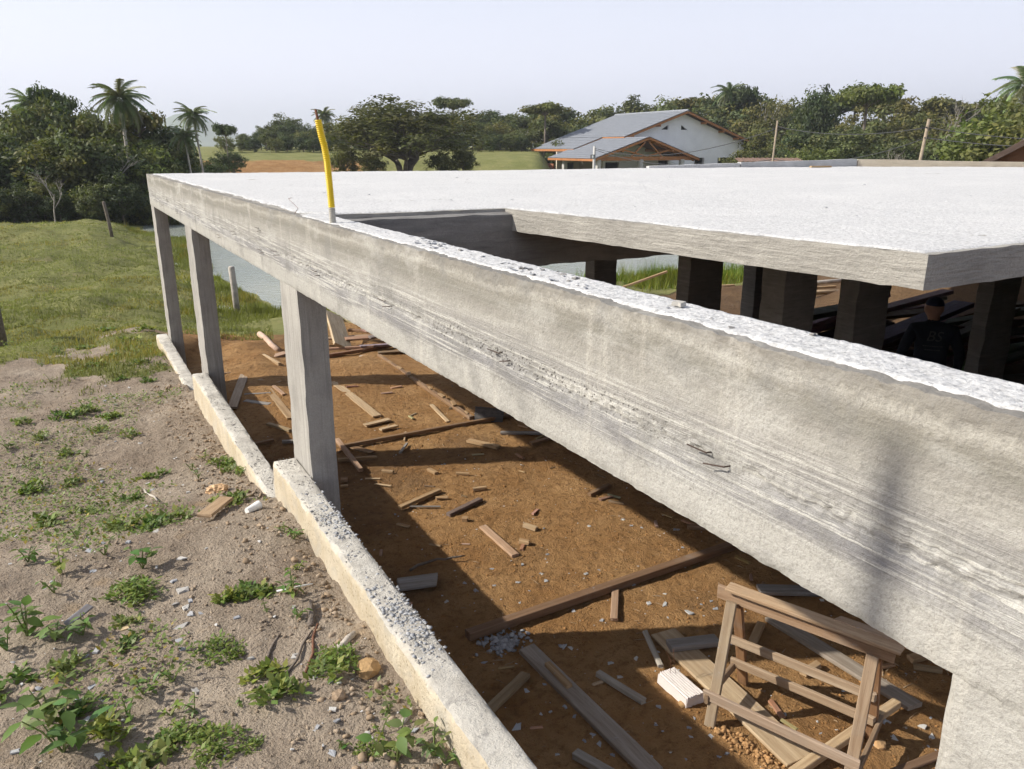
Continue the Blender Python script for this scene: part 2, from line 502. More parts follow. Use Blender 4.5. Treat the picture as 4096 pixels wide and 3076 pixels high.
# ------------------------------------------------------------------ pond
px_ = np.concatenate([np.arange(1, 26, .9), np.arange(26, 62, 3)]); py_ = np.concatenate([np.arange(14, 50, .9), np.arange(50, 95, 3)])
PX, PY = np.meshgrid(px_, py_)
I = np.arange(PX.size).reshape(PX.shape)
F = np.stack([I[:-1, :-1], I[:-1, 1:], I[1:, 1:], I[1:, :-1]], -1).reshape(-1, 4)
keep = pond_in(PX, PY) > -2.2
kk = keep[:-1, :-1] | keep[1:, 1:] | keep[:-1, 1:] | keep[1:, :-1]
F = F[kk.ravel()]
u = np.unique(F); rm = np.full(PX.size, -1); rm[u] = np.arange(len(u))
me = fast_mesh('pond', np.stack([PX, PY, np.full_like(PX, -.5)], -1).reshape(-1, 3)[u], rm[F], True)
m = Mat('pond_water')
rp = m.noise(1, 3, .5, m.map((2.1, 5.5, 1), rot=(0, 0, R(-18))), .4)
rp2 = m.noise(1, 3, .55, m.map((7, 16, 1), rot=(0, 0, R(-12))))
c = m.mix(m.rng(m.noise(.25, 3), .35, .65), (.27, .30, .265), (.34, .36, .31))
M_WATER = m.fin(c, .12, m.bump(m.ma('ADD', rp, m.ma('MULTIPLY', rp2, .45)), .85, .055), spec=.5)
kind(obj('pond', me, M_WATER), 'structure')

# ------------------------------------------------------------------ unfinished concrete building
ZT, ZB = 2.9475, 2.535           # top of slab, underside of the beams
XB0, XB1 = 1.0545, 1.215         # front beam faces
frame = empty('unfinished_building', (1.1, 4.4, 0), 0,
              'unfinished building of raw concrete columns and beams under a flat white-topped slab', 'building')
FI = Vector((1.1, 4.4, 0))


def fobj(name, me, mat, **k):
    o = obj(name, me, mat, frame, **k)
    o.location = Vector(o.location) - FI
    return o


def grid_face(U, Vv, fn):
    """quads over U x V, fn(u, v) -> xyz arrays"""
    A, B = np.meshgrid(U, Vv)
    P = np.stack(fn(A, B), -1).reshape(-1, 3)
    I = np.arange(A.size).reshape(A.shape)
    F = np.stack([I[:-1, :-1], I[:-1, 1:], I[1:, 1:], I[1:, :-1]], -1).reshape(-1, 4)
    return P, F


# front beam: outer face with board marks and honeycombing, closed prism
yb = np.concatenate([np.arange(-3, .2, .06), np.arange(.2, 2.4, .006), np.arange(2.4, 4.6, .011), np.arange(4.6, 11.86, .03), [11.86]])
zb = np.linspace(ZB, ZT, 58)


def bface(y, z):
    hz = 2.700 + .012 * fbm(y * 1.1, y * 0 + 3, 3, 80)
    hc = np.exp(-((z - hz) / .026) ** 2) * sstep(-.15, .30, fbm(y * 1.9, y * 0, 3, 81) + .30)
    topz = sstep(2.895, 2.93, z)
    rough = fbm(y * 48, z * 60, 3, 82)
    d = hc * (.0075 * np.abs(rough) * 2.0) + topz * .0035 * rough + .0012 * fbm(y * 20, z * 24, 3, 83)
    d = d - .0016 * (z > hz) + .0010 * fbm(y * .8, z * 70, 3, 84) + .0015 * fbm(y * .7, z * 3, 2, 85)
    # worn lower arris, crumbled upper arris
    d = d + .003 * sstep(ZB + .012, ZB, z) * (1 + rough) + sstep(ZT - .02, ZT, z) * (.001 + .004 * np.abs(fbm(y * 24, y * 0, 3, 86)))
    return d


def outer(y, z):
    d = bface(y, z)
    zz = z + sstep(ZT - .03, ZT, z) * (-.003 + .005 * fbm(y * 40, y * 0, 3, 87)) + sstep(ZB + .03, ZB, z) * .0025 * fbm(y * 40, y * 0, 3, 88)
    # column top at the near end flows out of the beam
    return XB0 + d - .004, y, zz


P, F = grid_face(yb, zb, outer)
nyb = len(yb)
P = list(map(tuple, P)); Fq = [tuple(f[::-1]) for f in F]
b = len(P)
inner = []
for y in yb[::1]:
    inner.append((XB1, y, ZB + .001)); inner.append((XB1, y, ZT - .012))
P += inner
for i in range(nyb - 1):
    a0, a1 = b + 2 * i, b + 2 * i + 2
    Fq.append((a0, a1, a1 + 1, a0 + 1))                       # inner face
    t0, t1 = (57) * nyb + i, 57 * nyb + i + 1
    Fq.append((t0, a0 + 1, a1 + 1, t1))                       # top
    Fq.append((i, i + 1, a1, a0))                             # underside
Fq.append(tuple([k * nyb for k in range(58)][::-1] + [b, b + 1][::1]))
Fq.append(tuple([k * nyb + nyb - 1 for k in range(58)] + [b + 2 * nyb - 1, b + 2 * nyb - 2]))
me = py_mesh('front_beam', P, Fq)
me.polygons.foreach_set('use_smooth', np.array([len(p.vertices) == 4 for p in me.polygons]))
me.set_sharp_from_angle(angle=R(40))
beam = fobj('front_beam', me, M_BEAM)

# rough white screed on top of the beam (only where no slab meets it)
ys = np.concatenate([np.arange(-3, .6, .05), np.arange(.6, 4.2, .012)])
xs = np.linspace(0, 1, 22)


def top_screed(y, t):
    x0 = XB0 + .019 + .008 * fbm(y * 6, y * 0, 3, 90) + .005 * fbm(y * 30, y * 0, 2, 91); x1 = XB1 + .004 * fbm(y * 20, y * 0 + 4, 3, 92)
    x = x0 + (x1 - x0) * t
    e = np.minimum(sstep(0, .12, t), sstep(1.01, .93, t) + .3)
    z = ZT - .014 + e * (.013 + .0022 * fbm(x * 70, y * 70, 3, 93) + .002 * fbm(x * 14, y * 14, 2, 94))
    return x, y, z


P, F = grid_face(ys, xs, top_screed)
scr_o = fobj('screed', fast_mesh('screed', P, F[:, ::-1], True), M_WHITE)
scr_o.parent = beam; scr_o.location = (0, 0, 0)

M_TIE = plain('dark_tie_wire', (.07, .05, .042), .8)
# rusty tie wires sticking out of the beam face
for y, z in [(11.2, 2.71), (10.4, 2.63), (9.7, 2.72), (9.0, 2.64), (8.4, 2.71), (7.5, 2.70), (6.55, 2.622), (5.9, 2.705), (5.04, 2.67), (4.63, 2.703), (3.81, 2.698), (2.85, 2.71), (1.911, 2.714), (1.05, 2.706), (5.05, 2.804), (.35, 2.70)]:
    for k in range(2):
        L = .05 + .02 * random.random()
        p = Vector((XB0 + .012, y - k * .05, z - k * .012))
        q = p + Vector((-.03 - .01 * random.random(), L * .75, .004 - .012 * k))
        g = Geo().tube([p, p + Vector((-.026, .004, 0)), q], [.0019, .0019, .0016], 5)
        w = g.obj('tie_wire', M_TIE, beam)
        w.location = (0, 0, 0)


def conc_box(name, x0, x1, y0, y1, z0, z1, mat, step=.05, amp=.004, lean=0, edge=.007):
    """closed concrete block with slightly uneven faces and worn arrises"""
    xs = np.linspace(x0, x1, max(2, int((x1 - x0) / step) + 1)); ys = np.linspace(y0, y1, max(2, int((y1 - y0) / step) + 1)); zs = np.linspace(z0, z1, max(2, int((z1 - z0) / step) + 1))
    V = []; F = []; idx = {}
    def vid(i, j, k):
        key = (i, j, k)
        if key not in idx: idx[key] = len(V); V.append((xs[i], ys[j], zs[k]))
        return idx[key]
    a, b2, c2 = len(xs) - 1, len(ys) - 1, len(zs) - 1
    for j in range(b2):
        for k in range(c2):
            F.append((vid(0, j, k), vid(0, j, k + 1), vid(0, j + 1, k + 1), vid(0, j + 1, k)))
            F.append((vid(a, j, k), vid(a, j + 1, k), vid(a, j + 1, k + 1), vid(a, j, k + 1)))
    for i in range(a):
        for k in range(c2):
            F.append((vid(i, 0, k), vid(i + 1, 0, k), vid(i + 1, 0, k + 1), vid(i, 0, k + 1)))
            F.append((vid(i, b2, k), vid(i, b2, k + 1), vid(i + 1, b2, k + 1), vid(i + 1, b2, k)))
    for i in range(a):
        for j in range(b2):
            F.append((vid(i, j, 0), vid(i, j + 1, 0), vid(i + 1, j + 1, 0), vid(i + 1, j, 0)))
            F.append((vid(i, j, c2), vid(i + 1, j, c2), vid(i + 1, j + 1, c2), vid(i, j + 1, c2)))
    V = np.array(V)
    n = np.stack([fbm(V[:, 1] * 9 + V[:, 0] * 3, V[:, 2] * 9, 3, 100), fbm(V[:, 0] * 9, V[:, 2] * 9 + V[:, 1], 3, 101), fbm(V[:, 0] * 9 + 5, V[:, 1] * 9, 3, 102)], 1)
    lo = np.array([x0, y0, z0]); hi = np.array([x1, y1, z1]); cen = (lo + hi) / 2
    on = ((np.abs(V - lo) < 1e-6) | (np.abs(V - hi) < 1e-6)).sum(1)
    V2 = V + n * amp
    pull = (on >= 2)[:, None] * edge * (1 + 1.6 * n)
    V2 = V2 - np.sign(V - cen) * pull * ((np.abs(V - lo) < 1e-6) | (np.abs(V - hi) < 1e-6))
    V2[:, 0] += lean * (V[:, 2] - z1)
    me = py_mesh(name, V2, F, True)
    me.set_sharp_from_angle(angle=R(32))
    return me


COLS = [(XB0 - .003, 1.21, 4.245, 4.645, M_COL), (XB0 - .003, 1.21, 8.15, 8.62, M_COL), (XB0 - .003, 1.21, 11.42, 11.855, M_COL), (XB0 - .001, 1.21, .08, .535, M_BEAM)]
# fit the far columns to the 3.9 m bay
COLS[2] = (XB0 - .003, 1.21, 11.45, 11.85, M_COL)
for x0, x1, y0, y1, mt in COLS:
    o = fobj('column', conc_box('column', x0, x1, y0, y1, -.3, ZB + (.004 if mt == M_COL else .03), mt, .035 if mt == M_COL else .015, .003 if mt == M_COL else .005, edge=.0028 if mt == M_COL else .010), mt)
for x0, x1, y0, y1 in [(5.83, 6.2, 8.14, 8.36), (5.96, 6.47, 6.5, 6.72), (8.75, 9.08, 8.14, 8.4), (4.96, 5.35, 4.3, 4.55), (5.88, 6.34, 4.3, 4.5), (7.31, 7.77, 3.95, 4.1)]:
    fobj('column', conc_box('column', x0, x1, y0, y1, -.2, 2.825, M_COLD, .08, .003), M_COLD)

# cross beam behind the opening, under the slab
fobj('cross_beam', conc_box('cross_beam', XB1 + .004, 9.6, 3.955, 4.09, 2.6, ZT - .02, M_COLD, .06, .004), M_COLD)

# unseen walls added to block light and darken the space under the slab
fobj('added_shade_wall', conc_box('added_shade_wall', 4.5, 20, 1.66, 1.80, -.3, 2.83, M_COL, .3, .004), M_COL)
fobj('added_shade_wall', conc_box('added_shade_wall', 19.8, 19.95, 1.84, 5.0, -.3, 2.83, M_COL, .3, .004), M_COL)

# slab: white top sheet, rough edge band, soffit
poly = [(1.10, 11.84), (2.42, 11.60), (4.1, 11.42), (6.15, 11.0), (8.9, 10.92), (13.0, 9.9), (17.6, 6.4), (24, 4.2), (24, 1.575), (2.49, 1.575), (2.37, 2.8), (2.235, 4.03), (XB1 - .02, 4.11), (1.10, 4.3)]


def densify(poly, step):
    out = []
    for i, p in enumerate(poly):
        q = poly[(i + 1) % len(poly)]
        L = math.hypot(q[0] - p[0], q[1] - p[1]); n = max(1, int(L / step))
        for k in range(n):
            out.append((p[0] + (q[0] - p[0]) * k / n, p[1] + (q[1] - p[1]) * k / n))
    return out


import bmesh
ring = densify(poly, .05)
rx = np.array([p[0] for p in ring]); ry = np.array([p[1] for p in ring])
bm = bmesh.new()
zs = [ZT - .004, ZT - .03, ZT - .06, ZT - .09, ZT - .125]
rings = []
cx0, cy0 = 8., 6.
for k, z in enumerate(zs):
    off = .004 * fbm(rx * 26 + z * 50, ry * 26 + z * 31, 3, 110) + (.004 * fbm(rx * 70, ry * 70 + z * 200, 2, 112)) + (.010 * np.abs(fbm(rx * 18, ry * 18, 3, 111)) if k == 0 else 0)
    vx = cx0 - rx; vy = cy0 - ry; L = np.hypot(vx, vy)
    rings.append([bm.verts.new((a + off_ * dx / l, b_ + off_ * dy / l, z + (.004 * nz if k in (0, 4) else 0))) for a, b_, off_, dx, dy, l, nz in zip(rx, ry, off, vx, vy, L, fbm(rx * 15, ry * 15, 2, 113))])
n = len(ring)
for k in range(4):
    for i in range(n):
        f = bm.faces.new((rings[k][i], rings[k][(i + 1) % n], rings[k + 1][(i + 1) % n], rings[k + 1][i])); f.smooth = True
bm.faces.new(rings[4]); bm.faces.new(rings[0])
bmesh.ops.recalc_face_normals(bm, faces=bm.faces[:])
me = bpy.data.meshes.new('slab_edge'); bm.to_mesh(me); bm.free()
me.set_sharp_from_angle(angle=R(35))
fobj('slab_edge', me, M_EDGE)

# white top: dense grid clipped to the polygon
sx = np.concatenate([np.arange(1.08, 5, .022), np.arange(5, 24.1, .1)]); sy = np.concatenate([np.arange(1.5, 6, .022), np.arange(6, 12, .06)])
SX, SY = np.meshgrid(sx, sy)


def inpoly(x, y, poly):
    ins = np.zeros(x.shape, bool)
    for i in range(len(poly)):
        x0, y0 = poly[i]; x1, y1 = poly[i - 1]
        c_ = ((y0 > y) != (y1 > y)) & (x < (x1 - x0) * (y - y0) / ((y1 - y0) + 1e-12) + x0)
        ins ^= c_
    return ins


jx = SX + .006 * fbm(SX * 30, SY * 30, 2, 120); jy = SY + .006 * fbm(SX * 30 + 7, SY * 30, 2, 121)
ins = inpoly(jx, jy, poly)
SZ = ZT + .0015 + .003 * fbm(SX * 18, SY * 18, 3, 122) + .005 * fbm(SX * 2.2, SY * 2.2, 3, 123) + .0015 * fbm(SX * 60, SY * 60, 2, 124)
I = np.arange(SX.size).reshape(SX.shape)
F = np.stack([I[:-1, :-1], I[:-1, 1:], I[1:, 1:], I[1:, :-1]], -1).reshape(-1, 4)
kk = (ins[:-1, :-1] & ins[1:, 1:] & ins[:-1, 1:] & ins[1:, :-1]).ravel()
F = F[kk]; uq = np.unique(F); rm = np.full(SX.size, -1); rm[uq] = np.arange(len(uq))
cnt = np.bincount(F.ravel(), minlength=SX.size).reshape(SX.shape)
SZ = np.where(cnt < 4, ZT - .014, SZ)
fobj('slab_screed', fast_mesh('slab_screed', np.stack([jx, jy, SZ], -1).reshape(-1, 3)[uq], rm[F], True), M_WHITE)
# low parapet at the far side of the slab
M_BLOCK = concrete_mat('parapet_render', (.42, .42, .42), (.55, .55, .55), (2, 2, 3))
M_BEIGE = concrete_mat('parapet_beige', (.50, .43, .33), (.62, .55, .44), (2, 2, 3))


def parapet(p, q, h0, h1, mt):
    g = Geo(); n_ = 8
    p = Vector((*p, 0)); q = Vector((*q, 0)); d = (q - p).normalized(); w = Vector((-d.y, d.x, 0)) * .12
    V = []
    for k in range(n_ + 1):
        t = k / n_; c_ = p.lerp(q, t); h = h0 + (h1 - h0) * t + .006 * random.uniform(-1, 1)
        V += [c_ + Vector((0, 0, ZT - .02)), c_ + w + Vector((0, 0, ZT - .02)), c_ + w + Vector((0, 0, ZT + h)), c_ + Vector((0, 0, ZT + h))]
    F = []
    for k in range(n_):
        a = 4 * k
        for i in range(4):
            F.append((a + i, a + (i + 1) % 4, a + 4 + (i + 1) % 4, a + 4 + i))
    F += [(3, 2, 1, 0), tuple(4 * n_ + i for i in range(4))]
    fobj('parapet', g.add(V, F).mesh('parapet'), mt)


parapet((8.9, 10.90), (10.6, 10.47), .035, .075, M_WHITE)
parapet((10.62, 10.465), (12.98, 9.88), .085, .13, M_BLOCK)
parapet((13.0, 9.875), (17.6, 6.35), .13, .035, M_BEIGE)

# ------------------------------------------------------------------ stepped low plinth wall
plinth = empty('low_wall', (.98, 4, 0), 0, 'low cream concrete wall stepping down beside the concrete columns', 'wall')
for y0, y1, zt in ((-3, 4.61, 1.429), (4.615, 8.22, 1.08), (8.225, 11.93, .727)):
    me = conc_box('wall_section', .9, 1.05, y0, y1, -.3, zt, M_PLINTH, .025, .007, edge=.007)
    o = obj('wall_section', me, M_PLINTH, plinth); o.location = -Vector((.98, 4, 0))
# x, y, z of the underside, length, width, thickness, heading, colour
BOARDS = [
    (3.086, 9.832, 0.0, 1.777, 0.115, 0.02, -1.554, 'pale sawn'),
    (3.021, 8.732, 0.0, 0.34, 0.085, 0.022, 0.152, 'pale sawn'),
    (3.073, 8.478, 0.0, 0.225, 0.07, 0.022, 0.154, 'pale sawn'),
    (4.133, 10.01, 0.0, 3.441, 0.06, 0.045, -1.584, 'brown'),
    (3.844, 8.671, 0.0, 0.714, 0.05, 0.02, -1.692, 'pale sawn'),
    (3.535, 8.112, 0.0, 2.257, 0.045, 0.045, 0.003, 'brown'),
    (4.421, 7.492, 0.0, 0.578, 0.05, 0.03, -0.562, 'grey'),
    (4.497, 7.186, 0.0, 0.368, 0.06, 0.03, 0.118, 'brown'),
    (3.828, 7.42, 0.0, 0.412, 0.085, 0.03, -1.057, 'tan'),
    (4.014, 11.665, 0.0, 0.556, 0.13, 0.02, -1.3, 'white'),
    (3.617, 11.548, 0.0, 0.33, 0.035, 0.025, -0.445, 'pale sawn'),
    (2.358, 7.822, 0.02, 0.986, 0.05, 0.04, -1.625, 'pink'),
    (2.54, 7.983, 0.0, 0.388, 0.08, 0.015, -1.072, 'brown'),
    (2.418, 7.702, 0.0, 0.416, 0.04, 0.035, -0.338, 'tan'),
    (2.982, 7.764, 0.0, 0.288, 0.03, 0.02, 0.914, 'grey'),
    (3.145, 8.12, 0.0, 0.29, 0.02, 0.012, 1.122, 'pale sawn'),
    (2.616, 6.422, 0.0, 0.513, 0.055, 0.035, 0.334, 'tan'),
    (2.596, 6.259, 0.0, 0.291, 0.018, 0.015, -0.516, 'grey'),
    (2.916, 6.056, 0.0, 0.443, 0.055, 0.03, 0.355, 'purple'),
    (2.88, 5.317, 0.0, 0.593, 0.07, 0.025, -1.571, 'pink'),
    (2.803, 5.815, 0.0, 0.048, 0.05, 0.04, -0.681, 'tan'),
    (3.247, 5.392, 0.0, 0.129, 0.045, 0.035, -1.144, 'pale sawn'),
    (3.059, 5.183, 0.0, 0.095, 0.045, 0.035, -0.896, 'tan'),
    (2.272, 6.005, 0.0, 0.128, 0.04, 0.012, -1.017, 'tan'),
    (1.994, 5.009, 0.02, 0.303, 0.17, 0.025, -0.247, 'grey'),
    (2.387, 7.131, 0.0, 0.155, 0.02, 0.012, -0.516, 'pale sawn'),
    (2.423, 6.934, 0.0, 0.188, 0.02, 0.012, -0.801, 'pale sawn'),
    (2.995, 6.98, 0.0, 0.141, 0.045, 0.03, -1.346, 'tan'),
    (3.242, 6.771, 0.0, 0.138, 0.03, 0.03, -0.628, 'tan'),
    (3.226, 6.346, 0.0, 0.13, 0.035, 0.035, -0.223, 'tan'),
    (2.814, 6.354, 0.0, 0.116, 0.035, 0.02, -0.516, 'tan'),
    (2.585, 7.22, 0.0, 0.125, 0.04, 0.025, -0.768, 'tan'),
    (2.114, 7.214, 0.0, 0.071, 0.06, 0.04, -0.377, 'brown'),
    (2.073, 7.092, 0.0, 0.07, 0.04, 0.02, -0.241, 'tan'),
    (3.306, 4.217, 0.0, 2.56, 0.075, 0.06, 0.016, 'dark'),
    (3.165, 4.024, 0.0, 0.392, 0.055, 0.025, -2.239, 'pink'),
    (4.256, 5.736, 0.0, 0.329, 0.05, 0.03, 0.273, 'brown'),
    (4.549, 4.653, 0.0, 0.174, 0.055, 0.03, -0.647, 'brown'),
    (4.621, 4.048, 0.0, 0.381, 0.03, 0.03, -1.53, 'brown'),
    (4.44, 3.523, 0.0, 0.436, 0.12, 0.03, -0.555, 'grey'),
    (2.339, 3.232, 0.0, 1.297, 0.125, 0.035, -1.534, 'greyplank'),
    (2.333, 3.515, 0.036, 0.261, 0.045, 0.025, -1.565, 'tan'),
    (1.988, 3.563, 0.0, 0.405, 0.065, 0.035, -2.696, 'olive'),
    (2.633, 3.254, 0.0, 0.371, 0.045, 0.035, -1.328, 'mortar'),
    (2.107, 2.812, 0.0, 0.237, 0.055, 0.045, -1.196, 'mortar'),
    (3.047, 3.441, 0.024, 0.382, 0.035, 0.025, -1.976, 'mortar'),
    (3.193, 2.919, 0.0, 1.318, 0.2, 0.022, -1.662, 'wide'),
    (3.321, 3.346, 0.023, 0.348, 0.1, 0.04, -0.34, 'grey'),
    (4.072, 2.775, 0.0, 1.102, 0.12, 0.03, -1.539, 'greyplank'),
    (3.829, 2.784, 0.0, 0.161, 0.05, 0.035, 0.092, 'tan'),
    (3.48, 2.237, 0.025, 0.998, 0.055, 0.045, 0.075, 'pale sawn'),
    (4.541, 2.513, 0.0, 0.122, 0.06, 0.035, -0.195, 'tan'),
    (4.497, 2.409, 0.0, 0.162, 0.04, 0.03, -0.778, 'olive'),
    (3.691, 1.934, 0.0, 0.353, 0.05, 0.02, -0.132, 'dark'),
    (3.776, 3.212, 0.0, 0.322, 0.055, 0.045, 0.536, 'tan'),
    (1.963, 11.491, 0.01, 2.745, 0.125, 0.025, -1.87, 'plank51'),
    (1.981, 10.63, 0.0, 0.353, 0.045, 0.03, -0.352, 'grey'),
    (1.898, 10.273, 0.0, 0.412, 0.085, 0.02, -0.883, 'grey'),
    (2.226, 11.427, 0.0, 0.308, 0.06, 0.02, -0.103, 'grey'),
    (2.256, 11.138, 0.02, 0.377, 0.07, 0.02, -0.883, 'tan'),
    (2.149, 10.215, 0.0, 1.616, 0.1, 0.02, -1.597, 'tan'),
    (2.263, 10.604, 0.021, 0.467, 0.05, 0.025, -1.507, 'pink'),
    (1.917, 9.145, 0.0, 0.414, 0.055, 0.03, -1.119, 'olive'),
    (1.645, 8.727, 0.0, 0.208, 0.045, 0.03, 0.075, 'brown'),
    (1.89, 8.605, 0.0, 0.139, 0.05, 0.03, -0.407, 'grey'),
    (2.226, 11.867, 0.0, 0.94, 0.045, 0.04, -0.027, 'brown'),
    (2.224, 12.351, 0.0, 0.433, 0.04, 0.03, -1.091, 'tan'),
    (2.503, 12.404, 0.0, 0.55, 0.2, 0.02, 0.792, 'pink'),
    (2.51, 12.086, 0.02, 0.662, 0.04, 0.1, -1.424, 'pale sawn'),
    (2.726, 12.515, 0.03, 0.327, 0.16, 0.03, 0.524, 'pink'),
]
W_LEAFY = [(0.09, 3.95, 0.2), (-0.27, 4.12, 0.2), (-0.42, 4.34, 0.19), (-0.4, 3.55, 0.24), (-0.29, 3.46, 0.2), (-0.19, 3.44, 0.16), (-0.31, 2.89, 0.24), (-0.27, 2.68, 0.3), (0.11, 2.92, 0.13), (-0.0, 2.89, 0.1), (-0.06, 2.79, 0.13), (0.84, 2.03, 0.17), (0.72, 2.07, 0.2), (0.69, 3.28, 0.14), (0.58, 2.22, 0.08), (-0.13, 6.93, 0.15), (-0.52, 6.83, 0.1), (-0.07, 4.22, 0.12), (-0.7, 7.43, 0.17), (0.81, 3.98, 0.11), (0.68, 3.29, 0.15), (0.83, 3.87, 0.12), (0.77, 3.55, 0.08), (0.59, 5.76, 0.1), (0.58, 4.8, 0.14), (0.85, 5.59, 0.12), (0.71, 6.33, 0.12), (-0.2, 4.7, 0.13), (0.08, 2.73, 0.1), (0.16, 2.71, 0.1), (0.31, 2.64, 0.07), (0.54, 3.23, 0.07), (0.66, 3.1, 0.1), (0.78, 2.3, 0.08), (0.72, 2.22, 0.09), (0.58, 6.05, 0.1), (-0.36, 12.39, 0.15), (-1.0, 13.26, 0.16), (-0.41, 10.13, 0.13), (-0.64, 9.73, 0.14), (-0.17, 10.17, 0.1), (-0.52, 11.27, 0.12), (-0.3, 3.91, 0.13), (-0.47, 3.47, 0.16), (0.86, 1.98, 0.1)]
W_GRASS = [(0.12, 5.57, 0.11), (0.1, 4.73, 0.14), (0.21, 4.56, 0.14), (0.31, 4.63, 0.12), (0.0, 4.82, 0.12), (-0.19, 5.41, 0.12), (-0.24, 6.33, 0.1), (0.23, 7.29, 0.12), (0.01, 7.57, 0.1), (-0.19, 8.22, 0.12), (0.13, 7.98, 0.1), (-0.62, 8.19, 0.13), (-0.47, 7.57, 0.11), (-0.29, 7.12, 0.1), (0.23, 6.13, 0.1), (0.35, 6.1, 0.1), (0.84, 5.98, 0.1), (-0.51, 6.34, 0.14), (-0.4, 5.29, 0.15), (0.65, 2.62, 0.1), (0.43, 2.6, 0.12), (0.45, 2.69, 0.09), (0.43, 2.77, 0.1), (0.08, 10.95, 0.15), (0.29, 11.39, 0.13), (-0.25, 8.18, 0.16), (-0.1, 8.31, 0.14), (0.09, 7.98, 0.12), (0.59, 10.53, 0.12), (0.6, 9.52, 0.12), (0.3, 9.79, 0.1), (-0.01, 12.47, 0.16), (0.35, 13.63, 0.2), (0.62, 12.57, 0.2), (0.83, 13.15, 0.2), (-0.46, 3.2, 0.14), (-0.13, 2.71, 0.12), (-0.26, 3.19, 0.1), (-0.23, 2.9, 0.1), (0.86, 5.73, 0.12), (0.68, 4.82, 0.12), (0.78, 6.11, 0.12), (0.71, 4.77, 0.12), (0.53, 3.4, 0.1), (0.4, 3.43, 0.09), (-0.03, 2.49, 0.13), (-0.1, 2.52, 0.1), (0.52, 3.44, 0.1), (0.4, 3.42, 0.07), (-0.0, 3.46, 0.08), (-0.02, 3.27, 0.07)]
W_CUSHION = [(0.31, 3.04, 0.12), (0.09, 2.58, 0.13), (0.19, 2.45, 0.12), (0.7, 2.71, 0.12), (0.3, 2.4, 0.06), (0.04, 3.7, 0.17), (0.58, 3.38, 0.06), (0.55, 3.42, 0.06), (0.66, 2.16, 0.07)]
CHIPS = [(0.23, 3.63, 0.1), (0.25, 3.51, 0.05), (0.19, 3.52, 0.05), (0.23, 3.46, 0.06), (0.19, 3.3, 0.09), (0.17, 3.19, 0.055), (0.28, 3.37, 0.04), (0.24, 3.39, 0.05), (0.17, 3.11, 0.04), (-0.2, 3.28, 0.06), (-0.14, 3.28, 0.06), (-0.14, 4.32, 0.06), (-0.06, 5.9, 0.06), (-0.03, 6.55, 0.06), (-0.04, 6.26, 0.06), (0.26, 5.96, 0.05), (0.27, 5.7, 0.06), (0.27, 3.96, 0.08), (0.2, 5.24, 0.05), (0.19, 4.36, 0.06), (0.29, 7.01, 0.06), (0.11, 7.2, 0.04), (0.47, 5.38, 0.05), (0.05, 4.3, 0.05), (-0.12, 4.03, 0.04), (-0.07, 4.41, 0.05), (-0.14, 2.93, 0.045), (-0.22, 2.94, 0.045), (0.18, 2.83, 0.05), (0.41, 3.22, 0.05), (0.41, 2.92, 0.045), (-0.17, 3.04, 0.04), (-0.35, 3.1, 0.04), (-0.42, 2.76, 0.05), (-0.17, 2.61, 0.05), (-0.2, 2.83, 0.045), (0.61, 2.42, 0.05), (0.66, 2.48, 0.045), (0.58, 2.85, 0.04), (0.56, 2.83, 0.04), (0.73, 2.14, 0.04), (0.83, 2.17, 0.035), (0.6, 2.35, 0.035), (0.53, 2.35, 0.035), (0.54, 2.21, 0.045), (0.66, 3.18, 0.04), (0.59, 2.63, 0.04), (0.64, 2.56, 0.03), (0.67, 2.54, 0.03), (0.68, 2.25, 0.03), (0.19, 8.73, 0.07), (0.09, 8.67, 0.05), (0.29, 8.92, 0.06), (0.18, 8.35, 0.06), (-0.12, 11.17, 0.05), (-0.02, 9.37, 0.04), (0.13, 9.61, 0.05), (0.15, 9.16, 0.04), (-0.04, 8.53, 0.05), (0.36, 9.34, 0.05), (0.21, 3.72, 0.05), (-0.13, 4.04, 0.04)]
